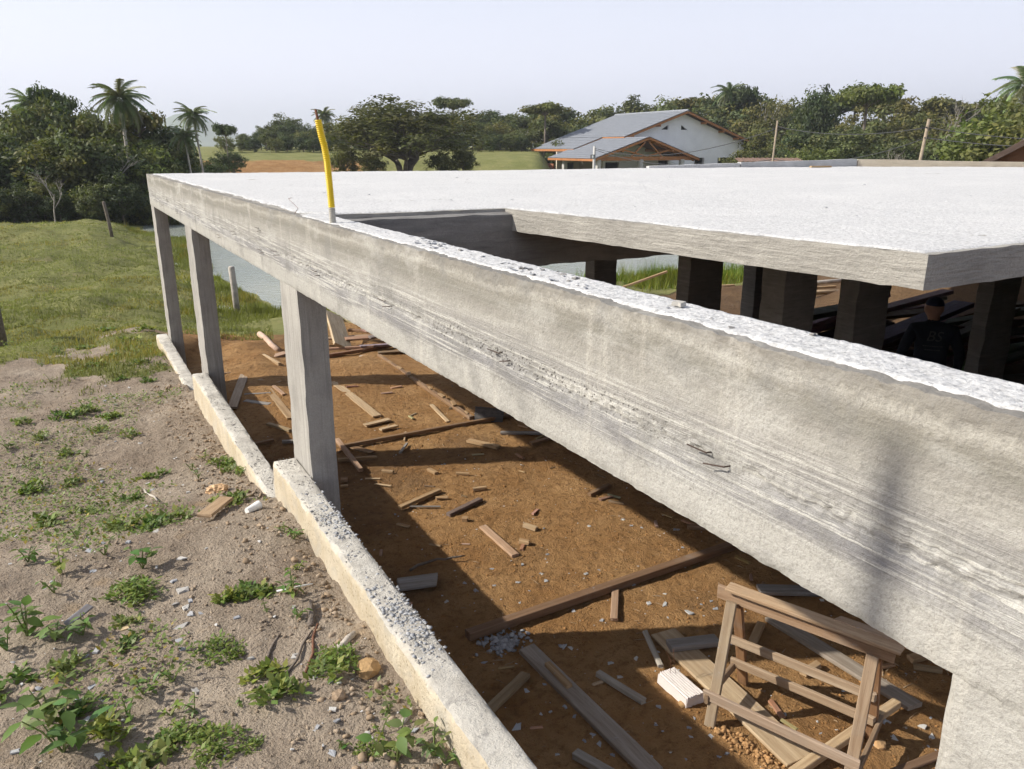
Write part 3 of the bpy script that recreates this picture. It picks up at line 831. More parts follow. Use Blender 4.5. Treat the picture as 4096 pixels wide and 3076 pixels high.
FCHIPS = [(2.63, 4.97, 0.048), (2.87, 4.9, 0.048), (2.71, 4.68, 0.048), (2.36, 4.73, 0.056), (2.33, 4.88, 0.048), (2.92, 4.61, 0.048), (2.94, 4.72, 0.04), (2.54, 4.74, 0.032), (2.1, 4.71, 0.048), (2.58, 4.43, 0.032), (2.73, 4.54, 0.024), (3.14, 4.93, 0.048), (2.11, 5.93, 0.032), (2.3, 6.29, 0.04), (3.07, 7.5, 0.04), (3.19, 7.16, 0.04), (3.46, 7.14, 0.032), (3.91, 6.67, 0.032), (4.08, 5.13, 0.048), (3.73, 5.17, 0.048), (4.08, 4.99, 0.048), (4.13, 4.92, 0.04), (3.25, 4.52, 0.048), (2.92, 4.61, 0.048), (3.46, 4.19, 0.048), (3.42, 3.93, 0.056), (3.51, 3.86, 0.064), (3.84, 3.72, 0.048), (3.79, 3.62, 0.048), (3.59, 3.69, 0.08), (3.75, 3.73, 0.032), (3.6, 3.97, 0.032), (2.87, 4.13, 0.04), (2.56, 3.82, 0.056), (2.6, 3.78, 0.048), (4.21, 4.45, 0.04), (4.4, 4.75, 0.064), (2.57, 3.81, 0.064), (2.74, 3.5, 0.048), (2.71, 3.36, 0.048), (2.11, 3.54, 0.048), (1.9, 3.29, 0.08), (2.25, 2.95, 0.064), (2.19, 3.01, 0.04), (2.25, 3.2, 0.04), (2.24, 3.29, 0.048), (2.24, 3.53, 0.032), (2.75, 3.01, 0.048), (2.63, 2.9, 0.032), (2.63, 2.84, 0.024), (2.74, 2.72, 0.032), (2.78, 2.78, 0.04), (2.86, 2.82, 0.032), (2.6, 2.61, 0.024), (2.45, 2.72, 0.032), (2.84, 2.53, 0.032), (2.26, 2.84, 0.04), (1.99, 2.99, 0.032), (2.26, 3.03, 0.04), (2.08, 3.32, 0.032), (2.14, 3.3, 0.032), (3.1, 3.45, 0.04), (2.93, 3.47, 0.048), (2.01, 3.92, 0.056), (2.13, 4.12, 0.056), (3.78, 2.92, 0.032), (3.87, 2.56, 0.032), (3.38, 2.59, 0.04), (3.43, 2.37, 0.032), (3.85, 2.26, 0.064), (3.88, 2.24, 0.04), (3.63, 2.14, 0.048), (3.78, 2.13, 0.056), (3.99, 2.1, 0.064), (3.97, 2.03, 0.072), (4.12, 2.14, 0.032), (4.36, 2.46, 0.024), (4.58, 3.32, 0.048), (3.64, 2.14, 0.048), (2.84, 2.53, 0.032), (2.78, 2.53, 0.032), (2.84, 2.67, 0.048), (3.21, 7.15, 0.04), (4.08, 5.12, 0.04), (4.07, 4.99, 0.04), (4.13, 4.91, 0.032), (3.73, 5.17, 0.04), (3.25, 4.52, 0.04), (2.92, 4.61, 0.04), (2.53, 4.74, 0.04), (2.94, 4.71, 0.04), (3.38, 4.52, 0.032), (4.57, 6.19, 0.032), (3.9, 6.67, 0.032), (3.35, 5.33, 0.032), (3.46, 4.19, 0.04), (3.42, 3.93, 0.048), (3.5, 3.85, 0.064), (2.97, 3.93, 0.048), (2.87, 4.13, 0.048)]
WOODC = {'pale sawn': (.50, .38, .24), 'tan': (.40, .28, .16), 'brown': (.26, .17, .10), 'grey': (.27, .26, .25), 'white': (.58, .54, .48), 'pink': (.42, .29, .20),
         'purple': (.20, .15, .13), 'dark': (.19, .12, .075), 'greyplank': (.30, .265, .225), 'olive': (.30, .23, .14), 'mortar': (.36, .34, .30), 'wide': (.42, .33, .22), 'plank51': (.40, .32, .235)}


def plank_mesh(name, L, w, t, seed, rag=.006, nseg=5):
    r = random.Random(seed)
    ch = min(.004, t * .22)
    prof = [(-w / 2 + ch, 0), (w / 2 - ch, 0), (w / 2, ch), (w / 2, t - ch), (w / 2 - ch, t), (-w / 2 + ch, t), (-w / 2, t - ch), (-w / 2, ch)]
    V = []; n = len(prof); bow = r.uniform(-1, 1) * L * .004
    skew = [r.uniform(-.25, .25) * w if r.random() < .35 else 0 for _ in range(2)]
    for i in range(nseg + 1):
        u = i / nseg
        x0 = (u - .5) * L
        for (a, b) in prof:
            x = x0
            if i == 0: x += r.uniform(-1, 1) * rag + skew[0] * a / w
            if i == nseg: x += r.uniform(-1, 1) * rag + skew[1] * a / w
            V.append((x, a * (1 + .02 * r.uniform(-1, 1)) + bow * math.sin(math.pi * u), b))
    F = []
    for i in range(nseg):
        for k in range(n):
            F.append((i * n + k, (i + 1) * n + k, (i + 1) * n + (k + 1) % n, i * n + (k + 1) % n))
    F.append(tuple(range(n))); F.append(tuple(nseg * n + k for k in reversed(range(n))))
    return py_mesh(name, V, F)


BL = {0: 'long pale plank lying on clay between the dark shaded column and the long batten',
      1: 'pale offcut with a slanted end just beyond the tip of a long pale plank', 2: 'small tan offcut tucked against a slant-ended offcut near the long pale plank',
      3: 'long brown batten with chips on it, running away from the camera under the beam', 4: 'short pale batten lying between two long brown battens',
      5: 'long thin brown batten lying crosswise beyond the middle column shadow', 6: 'grey batten in the shade under the beam, right of a tan board',
      7: 'dark brown offcut in the beam shadow near the grey batten', 8: 'tan thick offcut catching the sun just above the column shadow',
      9: 'nearly white board lying beside the far end of a brown batten', 11: 'pinkish pole-like batten leaning across splinters right of the middle column',
      12: 'splintered brown board under a pinkish batten beside the middle column', 13: 'tan batten end showing right of the middle column, under a pinkish batten',
      14: 'small grey mortar-stained stick on the clay near the crosswise batten', 16: 'tan batten lying half in the sun at the edge of the wall shadow', 17: 'thin dark lath beside a tan batten at the shadow edge',
      18: 'purplish dark batten lying alone in the sunlit clay', 19: 'pinkish plank with a split end in the middle of the sunlit clay',
      24: 'wide grey board poking out from behind the low wall in the shade', 34: 'long brown timber with dark patches lying across the clay from wall to beam',
      35: 'pinkish short board with nails standing out beside the long patched timber', 36: 'dark offcut with one lit end at the edge of the beam shadow',
      37: 'brown offcut under the beam near the end of the patched timber', 38: 'thin brown batten along the shadow at the end of the patched timber', 39: 'grey wide board half hidden behind the beam, beyond the trestle',
      40: 'long grey mortar-stained plank running to the bottom edge left of the white foam block', 41: 'small tan board with nails lying on the long grey plank',
      42: 'olive brown batten partly hidden behind the low wall near the long grey plank', 43: 'mortar-spattered batten lying free in the shade left of the foam block',
      44: 'mortar-spattered batten at the bottom edge left of the long grey plank', 45: 'grey mortar-stained stick leaning on the wide pale plank by the foam block',
      46: 'wide pale plank passing under the wooden trestle from the foam block', 47: 'grey thick offcut lying on top of the wide pale plank', 48: 'long grey-brown plank lying behind the wooden trestle',
      50: 'pale batten lying on the ground under the trestle legs', 53: 'dark batten at the bottom right corner beside the nearest column', 54: 'short thick timber lying behind the left legs of the trestle',
      55: 'long worn plank sloping towards the low wall beyond the middle column', 56: 'grey batten left of the middle column, ending near a short offcut', 57: 'grey tapered board left of the middle column',
      58: 'grey board under a tan one beyond the middle column', 59: 'tan split board lying across a grey one beyond the middle column', 60: 'long tan plank running behind the middle column from the far rubble',
      61: 'short pinkish board lying on the long tan plank', 62: 'olive board lying in the wall shadow left of the middle column', 63: 'brown batten end in shade showing over the low wall', 64: 'grey offcut in shade at the foot of the middle column',
      65: 'long brown batten crossing behind the worn sloping plank', 66: 'tan batten sticking out left of the worn sloping plank', 67: 'pinkish wide board under an upright-edged batten in the far bay',
      68: 'pale batten standing on edge on a pinkish board', 69: 'pinkish wide board propped beside an upright-edged batten'}
for i, (x, y, z, L, w, t, a, cn) in enumerate(BOARDS):
    big = i in BL
    c = WOODC[cn]; j = random.uniform(1.0, 1.25)
    nm = 'wooden_plank' if w >= .1 else ('wooden_batten' if L > .3 else 'wood_offcut')
    o = obj(nm, plank_mesh(nm, L, w, t, i), M_WOOD, loc=(x, y, z + .004), rot=(random.uniform(-.01, .01), random.uniform(-.006, .006), a), color=tuple(v * j for v in c))
    if big: tag(o, BL[i], 'plank' if w >= .1 else ('batten' if L > .3 else 'offcut'))
    else: tag(o, 'small tan wood offcut lying loose on the orange clay floor', 'offcut', 'small wood offcuts on the clay')
# extra little wood scraps, all alike
scrap = [plank_mesh('wood_scrap', .07 + .03 * k, .018 + .006 * k, .008 + .003 * k, 900 + k, .008, 2) for k in range(4)]
for k in range(70):
    x = random.uniform(1.4, 5.2); y = random.uniform(2.2, 10.5)
    o = obj('wood_scrap', scrap[k % 4], M_WOOD, loc=(x, y, float(height(x, y)) + .002), rot=(random.uniform(-.15, .15), random.uniform(-.1, .1), random.uniform(0, 6.3)), color=tuple(v * random.uniform(.8, 1.15) for v in random.choice([WOODC['tan'], WOODC['pale sawn'], WOODC['brown']])))
    tag(o, 'tiny wood scrap scattered on the orange clay floor', 'wood scrap', 'tiny wood scraps on the clay')

# chips of wood nailed on the long brown batten
bx, by, bz, bl, bw, bt, ba, _ = BOARDS[3]
for k in range(9):
    u = (k / 8 - .5) * bl * .92
    o = obj('wood_wedge', scrap[k % 4], M_WOOD, loc=(bx + math.cos(ba) * u, by + math.sin(ba) * u, bz + bt + .004), rot=(0, .05, ba + random.uniform(-.3, .3)), scale=(1.1, 1.6, 1.3), color=WOODC['tan'])
    tag(o, 'small wood wedge resting on the long brown batten under the beam', 'wedge', 'wedges on the long brown batten')


def free_board(name, p, q, w, t, roll, c, label, cat='board', seed=0, group=None):
    """board with its axis from p to q in space, turned by roll about that axis"""
    p = Vector(p); q = Vector(q); d = q - p; L = d.length
    o = obj(name, plank_mesh(name, L, w, t, seed), M_WOOD, color=c)
    X_ = d.normalized(); Y_ = Vector((0, 0, 1)).cross(X_)
    Y_ = Y_.normalized() if Y_.length > .01 else Vector((0, 1, 0)); Z_ = X_.cross(Y_)
    Mx = Matrix((X_, Y_, Z_)).transposed().to_4x4() @ Matrix.Rotation(roll, 4, 'X')
    Mx.translation = (p + q) / 2
    o.matrix_world = Mx
    tag(o, label, cat, group)
    return o


free_board('form_panel', (4.16, 8.30, .02), (4.43, 8.04, .02), .27, .02, R(62), (.10, .10, .105), 'dark square form panel propped on edge in the beam shadow', 'panel', 301)
# far heap of form boards
free_board('form_panel', (4.02, 13.75, .34), (3.74, 12.35, .06), .34, .05, R(-30), (.52, .42, .28), 'big pale form panel tilted against the heap of boards right of the middle column', 'panel', 302)
HP = [((3.6, 13.2, .05), (4.9, 12.9, .06), .13, .03, 0, 'pink'), ((3.9, 12.7, .12), (5.0, 12.6, .10), .15, .03, .1, 'tan'), ((4.2, 13.4, .10), (5.2, 12.2, .12), .11, .04, 0, 'brown'), ((4.3, 12.9, .18), (5.1, 13.3, .16), .16, .025, .1, 'pink'),
      ((3.4, 12.1, .02), (4.9, 12.2, .03), .07, .05, 0, 'brown'), ((4.0, 12.2, .09), (5.1, 11.9, .09), .09, .03, 0, 'grey'), ((4.25, 12.45, .16), (5.2, 12.7, .14), .10, .03, .2, 'grey'), ((4.2, 11.9, .02), (4.75, 11.75, .02), .10, .03, 0, 'brown'),
      ((4.1, 13.9, .22), (4.75, 12.75, .20), .05, .05, 0, 'pale sawn'), ((3.5, 12.5, .03), (4.2, 12.1, .08), .06, .04, 0, 'tan')]
for k, (p, q, w, t, r_, cn) in enumerate(HP):
    free_board('heap_board', p, q, w, t, r_, tuple(v * random.uniform(.85, 1.1) for v in WOODC[cn]), 'board in the untidy heap beyond the middle column', 'board', 320 + k, 'boards heaped beyond the middle column')
g = Geo().tube([(0, 0, 0), (.01, -.45, .005), (0, -.9, -.005), (.01, -1.35, 0)], [.052, .05, .05, .048], 10)
o = g.obj('round_log', M_WOOD, None, True, loc=(2.77, 14.13, .06), color=(.62, .46, .36)); tag(o, 'peeled pale log lying on the clay in the far bay', 'log')

# crooked branch
g = Geo().tube([(2.02, 5.23, .02), (2.09, 5.25, .035), (2.15, 5.26, .03), (2.21, 5.28, .02), (2.28, 5.27, .03), (2.34, 5.25, .02), (2.39, 5.235, .03), (2.45, 5.21, .035), (2.5, 5.21, .03)], [.013, .012, .012, .011, .010, .010, .009, .008, .006], 7)
o = g.obj('branch', M_BARK, None, True); o.location = (0, 0, 0); tag(o, 'crooked dry branch lying half in shade behind the grey board', 'branch')

# ------------------------------------------------------------------ trestle
tr = empty('trestle', (3.26, 2.46, 0), 0, 'rough wooden trestle standing on the clay under the front beam', 'trestle')
TO = Vector((3.26, 2.46, 0))
FLc, BLc, BRc, FRc = Vector((2.905, 2.735, 0)), Vector((3.345, 2.915, 0)), Vector((3.625, 2.185, 0)), Vector((3.18, 2.0, 0))
TLc, TRc = Vector((3.118, 2.835, .70)), Vector((3.40, 2.105, .70))


def part(name, p, q, w, t, roll=0, c=(.30, .21, .135), seed=0):
    o = free_board(name, p, q, w, t, roll, c, 'x', 'x', seed)
    del o['label'], o['category']
    mw = o.matrix_world.copy(); o.parent = tr; o.matrix_world = Matrix.Translation(-TO) @ mw
    return o


ax = (TRc - TLc).normalized(); sd = Vector((-ax.y, ax.x, 0))      # along the trestle, towards the camera side negated
wc = [(.38, .30, .21), (.33, .19, .10), (.37, .275, .19), (.34, .20, .11)]
part('leg', FLc, TLc + Vector((0, 0, .03)) - sd * .028, .062, .03, 0, wc[0], 401)
part('leg', BLc, TLc + sd * .028, .062, .03, 0, wc[1], 402)
part('leg', FRc, TRc + Vector((0, 0, .03)) - sd * .028, .062, .03, 0, wc[2], 403)
part('leg', BRc, TRc + sd * .028, .062, .03, 0, wc[3], 404)
e0 = TLc - ax * .10; e1 = TRc + ax * .10
part('rail', e0 + Vector((0, 0, .01)), e1 + Vector((0, 0, .01)), .028, .085, 0, (.40, .275, .18), 405)
part('top_board', e0 + Vector((0, 0, .098)) + ax * .06 - sd * .01, e1 + Vector((0, 0, .098)) + ax * .03 - sd * .01, .085, .022, R(4), (.52, .38, .25), 406)
part('top_board', TRc - ax * .22 + Vector((0, 0, .103)) + sd * .05, e1 + Vector((0, 0, .103)) + ax * .05 + sd * .05, .075, .022, R(-6), (.43, .31, .21), 407)


def on_leg(a, b, u): return a.lerp(b, u)


for u, seed, c_ in ((.52, 408, (.45, .35, .25)), (.24, 409, (.42, .32, .225))):
    part('stretcher', on_leg(BLc, TLc + sd * .028, u) - ax * .05 - sd * .03, on_leg(BRc, TRc + sd * .028, u) + ax * .02 - sd * .03, .026, .055, 0, c_, seed)
part('stretcher', on_leg(FLc, TLc, .22) - ax * .06 - sd * .034, on_leg(FRc, TRc, .22) + ax * .04 - sd * .034, .026, .062, 0, (.43, .33, .25), 410)
part('end_brace', on_leg(FRc, TRc, .16) - sd * .05 + ax * .035, on_leg(BRc, TRc, .20) + sd * .06 + ax * .035, .024, .055, 0, (.29, .21, .14), 411)
part('end_brace', on_leg(FLc, TLc, .20) - sd * .05 - ax * .035, on_leg(BLc, TLc, .20) + sd * .03 - ax * .035, .024, .055, 0, (.29, .21, .14), 412)

# ------------------------------------------------------------------ foam block with grooves
M_FOAM = plain('white_foam', (.70, .645, .625), .85, .05, 90, .35, .002)
fb = empty('foam_block', (2.955, 3.05, 0), R(-91.5), 'white grooved foam block beside the foot of the trestle', 'foam block')
g = Geo(); L_, W_ = .275, .155
prof = [(-W_ / 2, 0), (W_ / 2, 0), (W_ / 2, .044), (W_ / 2 - .022, .044), (W_ / 2 - .022, .072)]
nr = 7
for k in range(nr):
    y1 = W_ / 2 - .024 - k * (W_ - .03) / nr; y0 = W_ / 2 - .024 - (k + 1) * (W_ - .03) / nr
    prof += [(y1, .075), (y0 + .007, .075), (y0 + .005, .067), (y0 + .002, .067)]
prof += [(-W_ / 2, .073)]
V = []; ns = 8
for i in range(ns + 1):
    for (a, b) in prof:
        V.append(((i / ns - .5) * L_ + (random.uniform(-.006, .006) if i in (0, ns) else 0), a + random.uniform(-.0008, .0008), b + random.uniform(-.001, .001)))
n = len(prof); F = []
for i in range(ns):
    for k in range(n): F.append((i * n + k, (i + 1) * n + k, (i + 1) * n + (k + 1) % n, i * n + (k + 1) % n))
F += [tuple(range(n)), tuple(ns * n + k for k in reversed(range(n)))]
g.add(V, F).obj('block', M_FOAM, fb)
g = Geo(); g.tube([(-.08, .02, .066), (-.10, .015, .16), (-.13, .03, .22)], .0018, 4); g.obj('wire', M_RUST, fb)
g = Geo(); g.tube([(-.10, -.01, .066), (-.11, .0, .15), (-.15, -.01, .21)], .0018, 4); g.obj('wire', M_RUST, fb)

# ------------------------------------------------------------------ yellow corrugated conduit with a rebar in it
cd = empty('conduit', (1.101, 3.656, ZT - .01), 0, 'yellow corrugated conduit standing out of the concrete beam with a rusty bar inside', 'conduit')
axis = [(0, 0, 0), (-.001, 0, .072), (-.004, 0, .18), (-.008, 0, .29), (-.017, 0, .36), (-.027, 0, .40), (-.038, 0, .472)]
axz = [a[2] for a in axis]; axx = [a[0] for a in axis]


def conduit(z0, z1, per=.0085, r0=.0135, r1=.0162, flat=False):
    P = []; r = []
    n_ = int((z1 - z0) / per)
    for i in range(n_):
        for f_, rr in ((0, r0), (.25, r1), (.6, r1), (.85, r0)):
            z = z0 + (i + f_) * per
            P.append((float(np.interp(z, axz, axx)), 0, z)); r.append(rr)
    return Geo().tube(P, r, 14, cap=False)


M_YEL = plain('yellow_plastic', (.78, .55, .01), .42, .08, 12, .1, .001, .45)
M_DUST = plain('dusty_plastic', (.44, .42, .37), .85, .15, 40)
conduit(0, .078).obj('dusty_foot', M_DUST, cd, True)
conduit(.078, .47).obj('sleeve', M_YEL, cd, True)
Geo().tube([(-.030, .002, .40), (-.038, .002, .47), (-.045, .002, .512)], .0062, 8).obj('rebar', M_RUST, cd, True)
g = Geo().tube([(1.075, 4.25, ZT), (1.085, 4.21, ZT + .03), (1.06, 4.3, ZT + .075), (1.072, 4.28, ZT + .08)], .0015, 4)
o = g.obj('wire_loop', M_RUST); tag(o, 'thin rusty wire loop poking up behind the yellow conduit foot', 'wire')

# ------------------------------------------------------------------ plants on the left soil
def leaf_mesh(name, L=1., W=.5, seg=5, lobes=0., fold=.12, droop=.25):
    V = []; F = []
    for i in range(seg + 1):
        u = i / seg
        w = W * .5 * (math.sin(math.pi * min(1, u ** .75)) ** .9 if 0 < u < 1 else 0.02)
        if lobes and i % 2: w *= 1 - lobes
        z = -droop * u * u * L
        V += [(u * L, -w, z + fold * w), (u * L, 0, z), (u * L, w, z + fold * w)]
    for i in range(seg):
        a = 3 * i
        F += [(a, a + 3, a + 4, a + 1), (a + 1, a + 4, a + 5, a + 2)]
    me = py_mesh(name, V, F, True)
    set_attr(me, 'tint', np.full(len(V), 1.0))
    me.materials.append(M_WEED)
    return me


LEAF = [leaf_mesh('leaf', 1, .62), leaf_mesh('leaf', 1, .5, 6, .18), leaf_mesh('leaf', 1, .42, 5, 0, .2, .4)]
M_STEM = plain('weed_stem', (.16, .20, .06), .7, .2, 30)
PLC = [(1, 1, 1), (.85, .95, .8), (1.25, 1.15, .9), (.7, .85, .75), (1.1, 1.05, 1.25)]


def leafy(x, y, s, i, label, group=None):
    z = float(height(x, y))
    t = empty('leafy_weed', (x, y, z - .005), random.uniform(0, 6.3), label, 'weed', group)
    g = Geo(); lm = LEAF[i % 3]; col = random.choice(PLC)
    s *= .82
    nst = 2 + int(s * 16)
    spots = []
    for k in range(nst):
        a = k * 2.4 + random.uniform(-.4, .4); r = s * random.uniform(.15, .55); h = s * random.uniform(.35, .95)
        p = Vector((math.cos(a) * r, math.sin(a) * r, h))
        g.tube([(0, 0, 0), p * .5 + Vector((0, 0, h * .12)), p], [.0035, .003, .002], 4)
        for q in range(5 if s > .12 else 4):
            spots.append((p.lerp(p * .35 + Vector((0, 0, h * .08)), q * .24), a + q * 2.2 + random.uniform(-.5, .5)))
    g.obj('stem', M_STEM, t)
    for p, a in spots:
        l = s * random.uniform(.2, .42)
        obj('leaf', lm, M_WEED, t, loc=p, rot=(random.uniform(-.4, .4), random.uniform(-.55, .35), a), scale=l, color=tuple(v * random.uniform(.8, 1.15) for v in col))
    return t


WL = {0: 'lush green weed growing out of a grass clump in the middle of the bare soil', 1: 'weed with broad pale toothed leaves left of the lush green clump', 2: 'low spreading weed with rounded leaves behind the broad-leaved one',
      3: 'large sprawling green weed at the left edge of the photo', 4: 'sprawling weed beside a grey strip of debris', 6: 'tall thin weed with pointed leaves near the lower left', 7: 'biggest dark-leaved weed at the bottom left edge',
      8: 'upright dark green weed standing alone on bare soil', 9: 'pale green weed with rounded top near the bottom left', 10: 'weed with folded grey-green leaves below a pale rounded one', 11: 'bright green pointed-leaved weed against the low wall at the bottom edge',
      12: 'dark leafy weed at the bottom edge left of the bright green one', 13: 'leafy weed growing beside short sticks near the low wall', 15: 'upright weed in the trail of grey flakes', 18: 'light green weed mass at the left edge further back',
      19: 'broad two-leaved weed on the bank near the low wall step', 20: 'weed with long leaves beside a white splinter near the low wall'}
for i, (x, y, s) in enumerate(W_LEAFY):
    if i in WL: leafy(x, y, s, i, WL[i])
    else: leafy(x, y, s, i, 'small leafy green weed in the bare soil ' + ('near the bottom of the photo' if y < 3.2 else ('level with the middle column' if y < 6.5 else 'towards the meadow')), 'small leafy weeds on the soil')


def blades(n, spread, hmin, hmax, w, seed, lean=.5, flat=0):
    r = np.random.default_rng(seed)
    a = r.uniform(0, 2 * np.pi, n); rad = spread * np.sqrt(r.random(n))
    bx = np.cos(a) * rad; by = np.sin(a) * rad
    h = r.uniform(hmin, hmax, n); la = a + r.uniform(-.8, .8, n); ln = h * r.uniform(.1, 1, n) * lean
    px = np.cos(la + 1.57) * w; py = np.sin(la + 1.57) * w
    z0 = np.zeros(n) - .004
    V = np.stack([np.stack([bx - px, by - py, z0], 1), np.stack([bx + px, by + py, z0], 1),
                  np.stack([bx + np.cos(la) * ln * .45 + px * .7, by + np.sin(la) * ln * .45 + py * .7, h * .6], 1),
                  np.stack([bx + np.cos(la) * ln, by + np.sin(la) * ln, h * (1 - flat * .5)], 1)], 1).reshape(-1, 3)
    b = np.arange(n)[:, None] * 4
    F = np.concatenate([b + np.array([[0, 1, 2]]), b + np.array([[0, 2, 3]])], 0)
    tint = np.repeat(r.uniform(.7, 1.3, n), 4)
    return V, F, tint


def tuft_mesh(name, *a, **k):
    V, F, t = blades(*a, **k)
    me = fast_mesh(name, V, F)
    set_attr(me, 'tint', np.stack([t, t * 1.0, t * .9], 1)); me.materials.append(M_WEED)
    return me




def sprawl_mesh(name, n, seed, leaf, h, rad=1.0, up=.8):
    """low mat of small leaves on short runners"""
    r = np.random.default_rng(seed)
    nc = max(3, n // 14); ca = r.uniform(0, 6.28, nc); cr = rad * np.sqrt(r.random(nc)); ci = r.integers(0, nc, n)
    cx = np.cos(ca) * cr * r.uniform(.5, 1.2); cy = np.sin(ca) * cr
    x = cx[ci] + r.normal(0, .16, n); y = cy[ci] + r.normal(0, .16, n); z = h * r.random(n) ** 1.5 * np.clip(1.2 - np.hypot(x, y), .15, 1)
    L = leaf * r.uniform(.5, 1.3, n); a = r.uniform(0, 6.28, n); el = r.uniform(-.2, up, n)
    d = np.stack([np.cos(a) * np.cos(el), np.sin(a) * np.cos(el), np.sin(el)], 1); sd_ = np.stack([-np.sin(a), np.cos(a), np.zeros(n)], 1); P = np.stack([x, y, z], 1)
    w = r.uniform(.14, .30, n)[:, None] * L[:, None]
    V = np.stack([P, P + d * L[:, None] * .45 + sd_ * w, P + d * L[:, None], P + d * L[:, None] * .45 - sd_ * w], 1).reshape(-1, 3)
    me = fast_mesh(name, V, np.arange(4 * n).reshape(-1, 4))
    t = np.repeat(r.uniform(.6, 1.35, n), 4)
    set_attr(me, 'tint', np.stack([t * np.repeat(r.uniform(.85, 1.25, n), 4), t, t * .85], 1)); me.materials.append(M_WEED)
    return me


TUFT = [sprawl_mesh('grass_tuft', 110, 200 + k, .42, .45, .8, 1.1) for k in range(4)]
CUSH = [sprawl_mesh('fine_weed', 420, 220 + k, .20, .35, .75) for k in range(2)]
for i, (x, y, s) in enumerate(W_GRASS):
    o = obj('grass_tuft', TUFT[i % 4], None, loc=(x, y, float(height(x, y))), rot=(0, 0, random.uniform(0, 6)), scale=(s * .95, s * .95, s * .8), color=random.choice(PLC))
    zn = 'near the bottom of the photo' if y < 4 else ('level with the middle column' if y < 7 else 'towards the meadow')
    tag(o, 'small weedy grass tuft on the bare soil ' + zn, 'grass tuft', 'grass tufts on the bare soil')
for i, (x, y, s) in enumerate(W_CUSHION):
    o = obj('fine_weed', CUSH[i % 2], None, loc=(x, y, float(height(x, y))), rot=(0, 0, i * 1.3), scale=s, color=(.9, .95, .8))
    tag(o, 'low cushion of fine-leaved weed on the bare soil left of the wall', 'weed', 'fine-leaved weed cushions')


# ------------------------------------------------------------------ debris
def flake(name, seed, n=7, thick=.1):
    r = random.Random(seed)
    ang = sorted(r.uniform(0, 6.28) for _ in range(n)); rad = [r.uniform(.45, 1.0) * .6 for _ in range(n)]
    el = r.uniform(.55, 1)
    bot = [(math.cos(a) * q, math.sin(a) * q * el, 0) for a, q in zip(ang, rad)]
    top = [(x * .9, y * .9, thick * r.uniform(.7, 1.4)) for x, y, _ in bot]
    F = [tuple(reversed(range(n))), tuple(range(n, 2 * n))] + [(k, (k + 1) % n, n + (k + 1) % n, n + k) for k in range(n)]
    return py_mesh(name, bot + top, F)


FLK = [flake('mortar_flake', 500 + k, 5 + k % 4, .07 + .05 * (k % 3)) for k in range(9)]
GREYS = [(.40, .41, .43), (.50, .50, .50), (.34, .35, .37), (.60, .58, .54), (.45, .43, .40)]


def chip(x, y, s, c, label, group, z=None, tilt=.12, name='mortar_flake'):
    o = obj(name, random.choice(FLK), M_CHIP, loc=(x, y, (float(height(x, y)) if z is None else z) + .001), rot=(random.uniform(-tilt, tilt), random.uniform(-tilt, tilt), random.uniform(0, 6.3)), scale=(s, s, s * .9), color=c)
    return tag(o, label, 'flake', group)


for x, y, s in CHIPS:
    chip(x, y, s * .95, random.choice(GREYS), 'grey mortar flake lying on the bare soil left of the low wall', 'mortar flakes on the soil')
def flake_litter(name, n, x0, x1, y0, y1, p, s0, s1, seed, label):
    r = np.random.default_rng(seed)
    x = r.uniform(x0, x1, n); y = y0 + (y1 - y0) * r.random(n) ** p; s = s0 + (s1 - s0) * r.random(n) ** 2
    z = height(x, y) + .002
    V = []; F = []
    for i in range(n):
        me = FLK[i % len(FLK)]; a = r.uniform(0, 6.28); tx, ty = r.uniform(-.25, .25, 2); k = len(V)
        for v in me.vertices:
            vx, vy, vz = v.co
            qx, qy = vx * math.cos(a) - vy * math.sin(a), vx * math.sin(a) + vy * math.cos(a)
            V.append((x[i] + qx * s[i], y[i] + qy * s[i], z[i] + (vz + qx * tx + qy * ty) * s[i]))
        F += [tuple(k + j for j in f.vertices) for f in me.polygons]
    o = kind(obj(name, py_mesh(name, V, F), M_CHIP, color=(.60, .59, .57)), 'stuff')
    tag(o, label, 'flakes')


flake_litter('flake_litter', 420, -.75, .86, 1.9, 9, 1.4, .006, .026, 71, 'fine grey and white flakes littering the bare soil')
flake_litter('flake_litter', 620, 1.15, 5.2, 1.9, 9, 1.4, .006, .026, 72, 'fine grey and white flakes littering the orange clay')
for x, y, s in FCHIPS:
    chip(x, y, s, random.choice(GREYS[:4]), 'grey mortar flake lying on the orange clay floor', 'mortar flakes on the clay')
for k in range(46):
    y = random.choice([random.gauss(1.86, .13), random.uniform(.95, 3.6)])
    chip(random.uniform(XB0 + .04, XB1 - .01), y, random.uniform(.008, .03), random.choice(GREYS[:3] + [(.28, .27, .26)]), 'grey mortar flake lying on the white top of the front beam', 'mortar flakes on the beam top', z=ZT - .001, tilt=.4)
for k in range(26):
    chip(random.uniform(XB0 + .05, XB1 - .01), random.gauss(2.66, .10), random.uniform(.012, .034), random.choice(GREYS[:3]), 'grey mortar flake lying on the white top of the front beam', 'mortar flakes on the beam top', z=ZT - .001, tilt=.35)
for k in range(60):
    x = random.uniform(1.6, 7); y = random.uniform(4.4, 10.5) if x < 2.5 else random.uniform(1.8, 10)
    chip(x, y, random.uniform(.012, .03), random.choice(GREYS[:3]), 'tiny grey crumb lying on the white slab', 'crumbs on the white slab', z=ZT + .004, name='mortar_crumb')
o = obj('wood_scrap', plank_mesh('wood_scrap', .42, .05, .03, 77), M_WOOD, loc=(11.6, 9.55, ZT + .004), rot=(0, 0, -.2), color=(.5, .38, .22)); tag(o, 'short pale board lying on the slab in front of the grey parapet', 'board')
chip(1.165, 1.30, .05, (.48, .46, .42), 'long grey mortar shard lying alone on the beam top near the right edge', None, z=ZT + .002, tilt=.05)


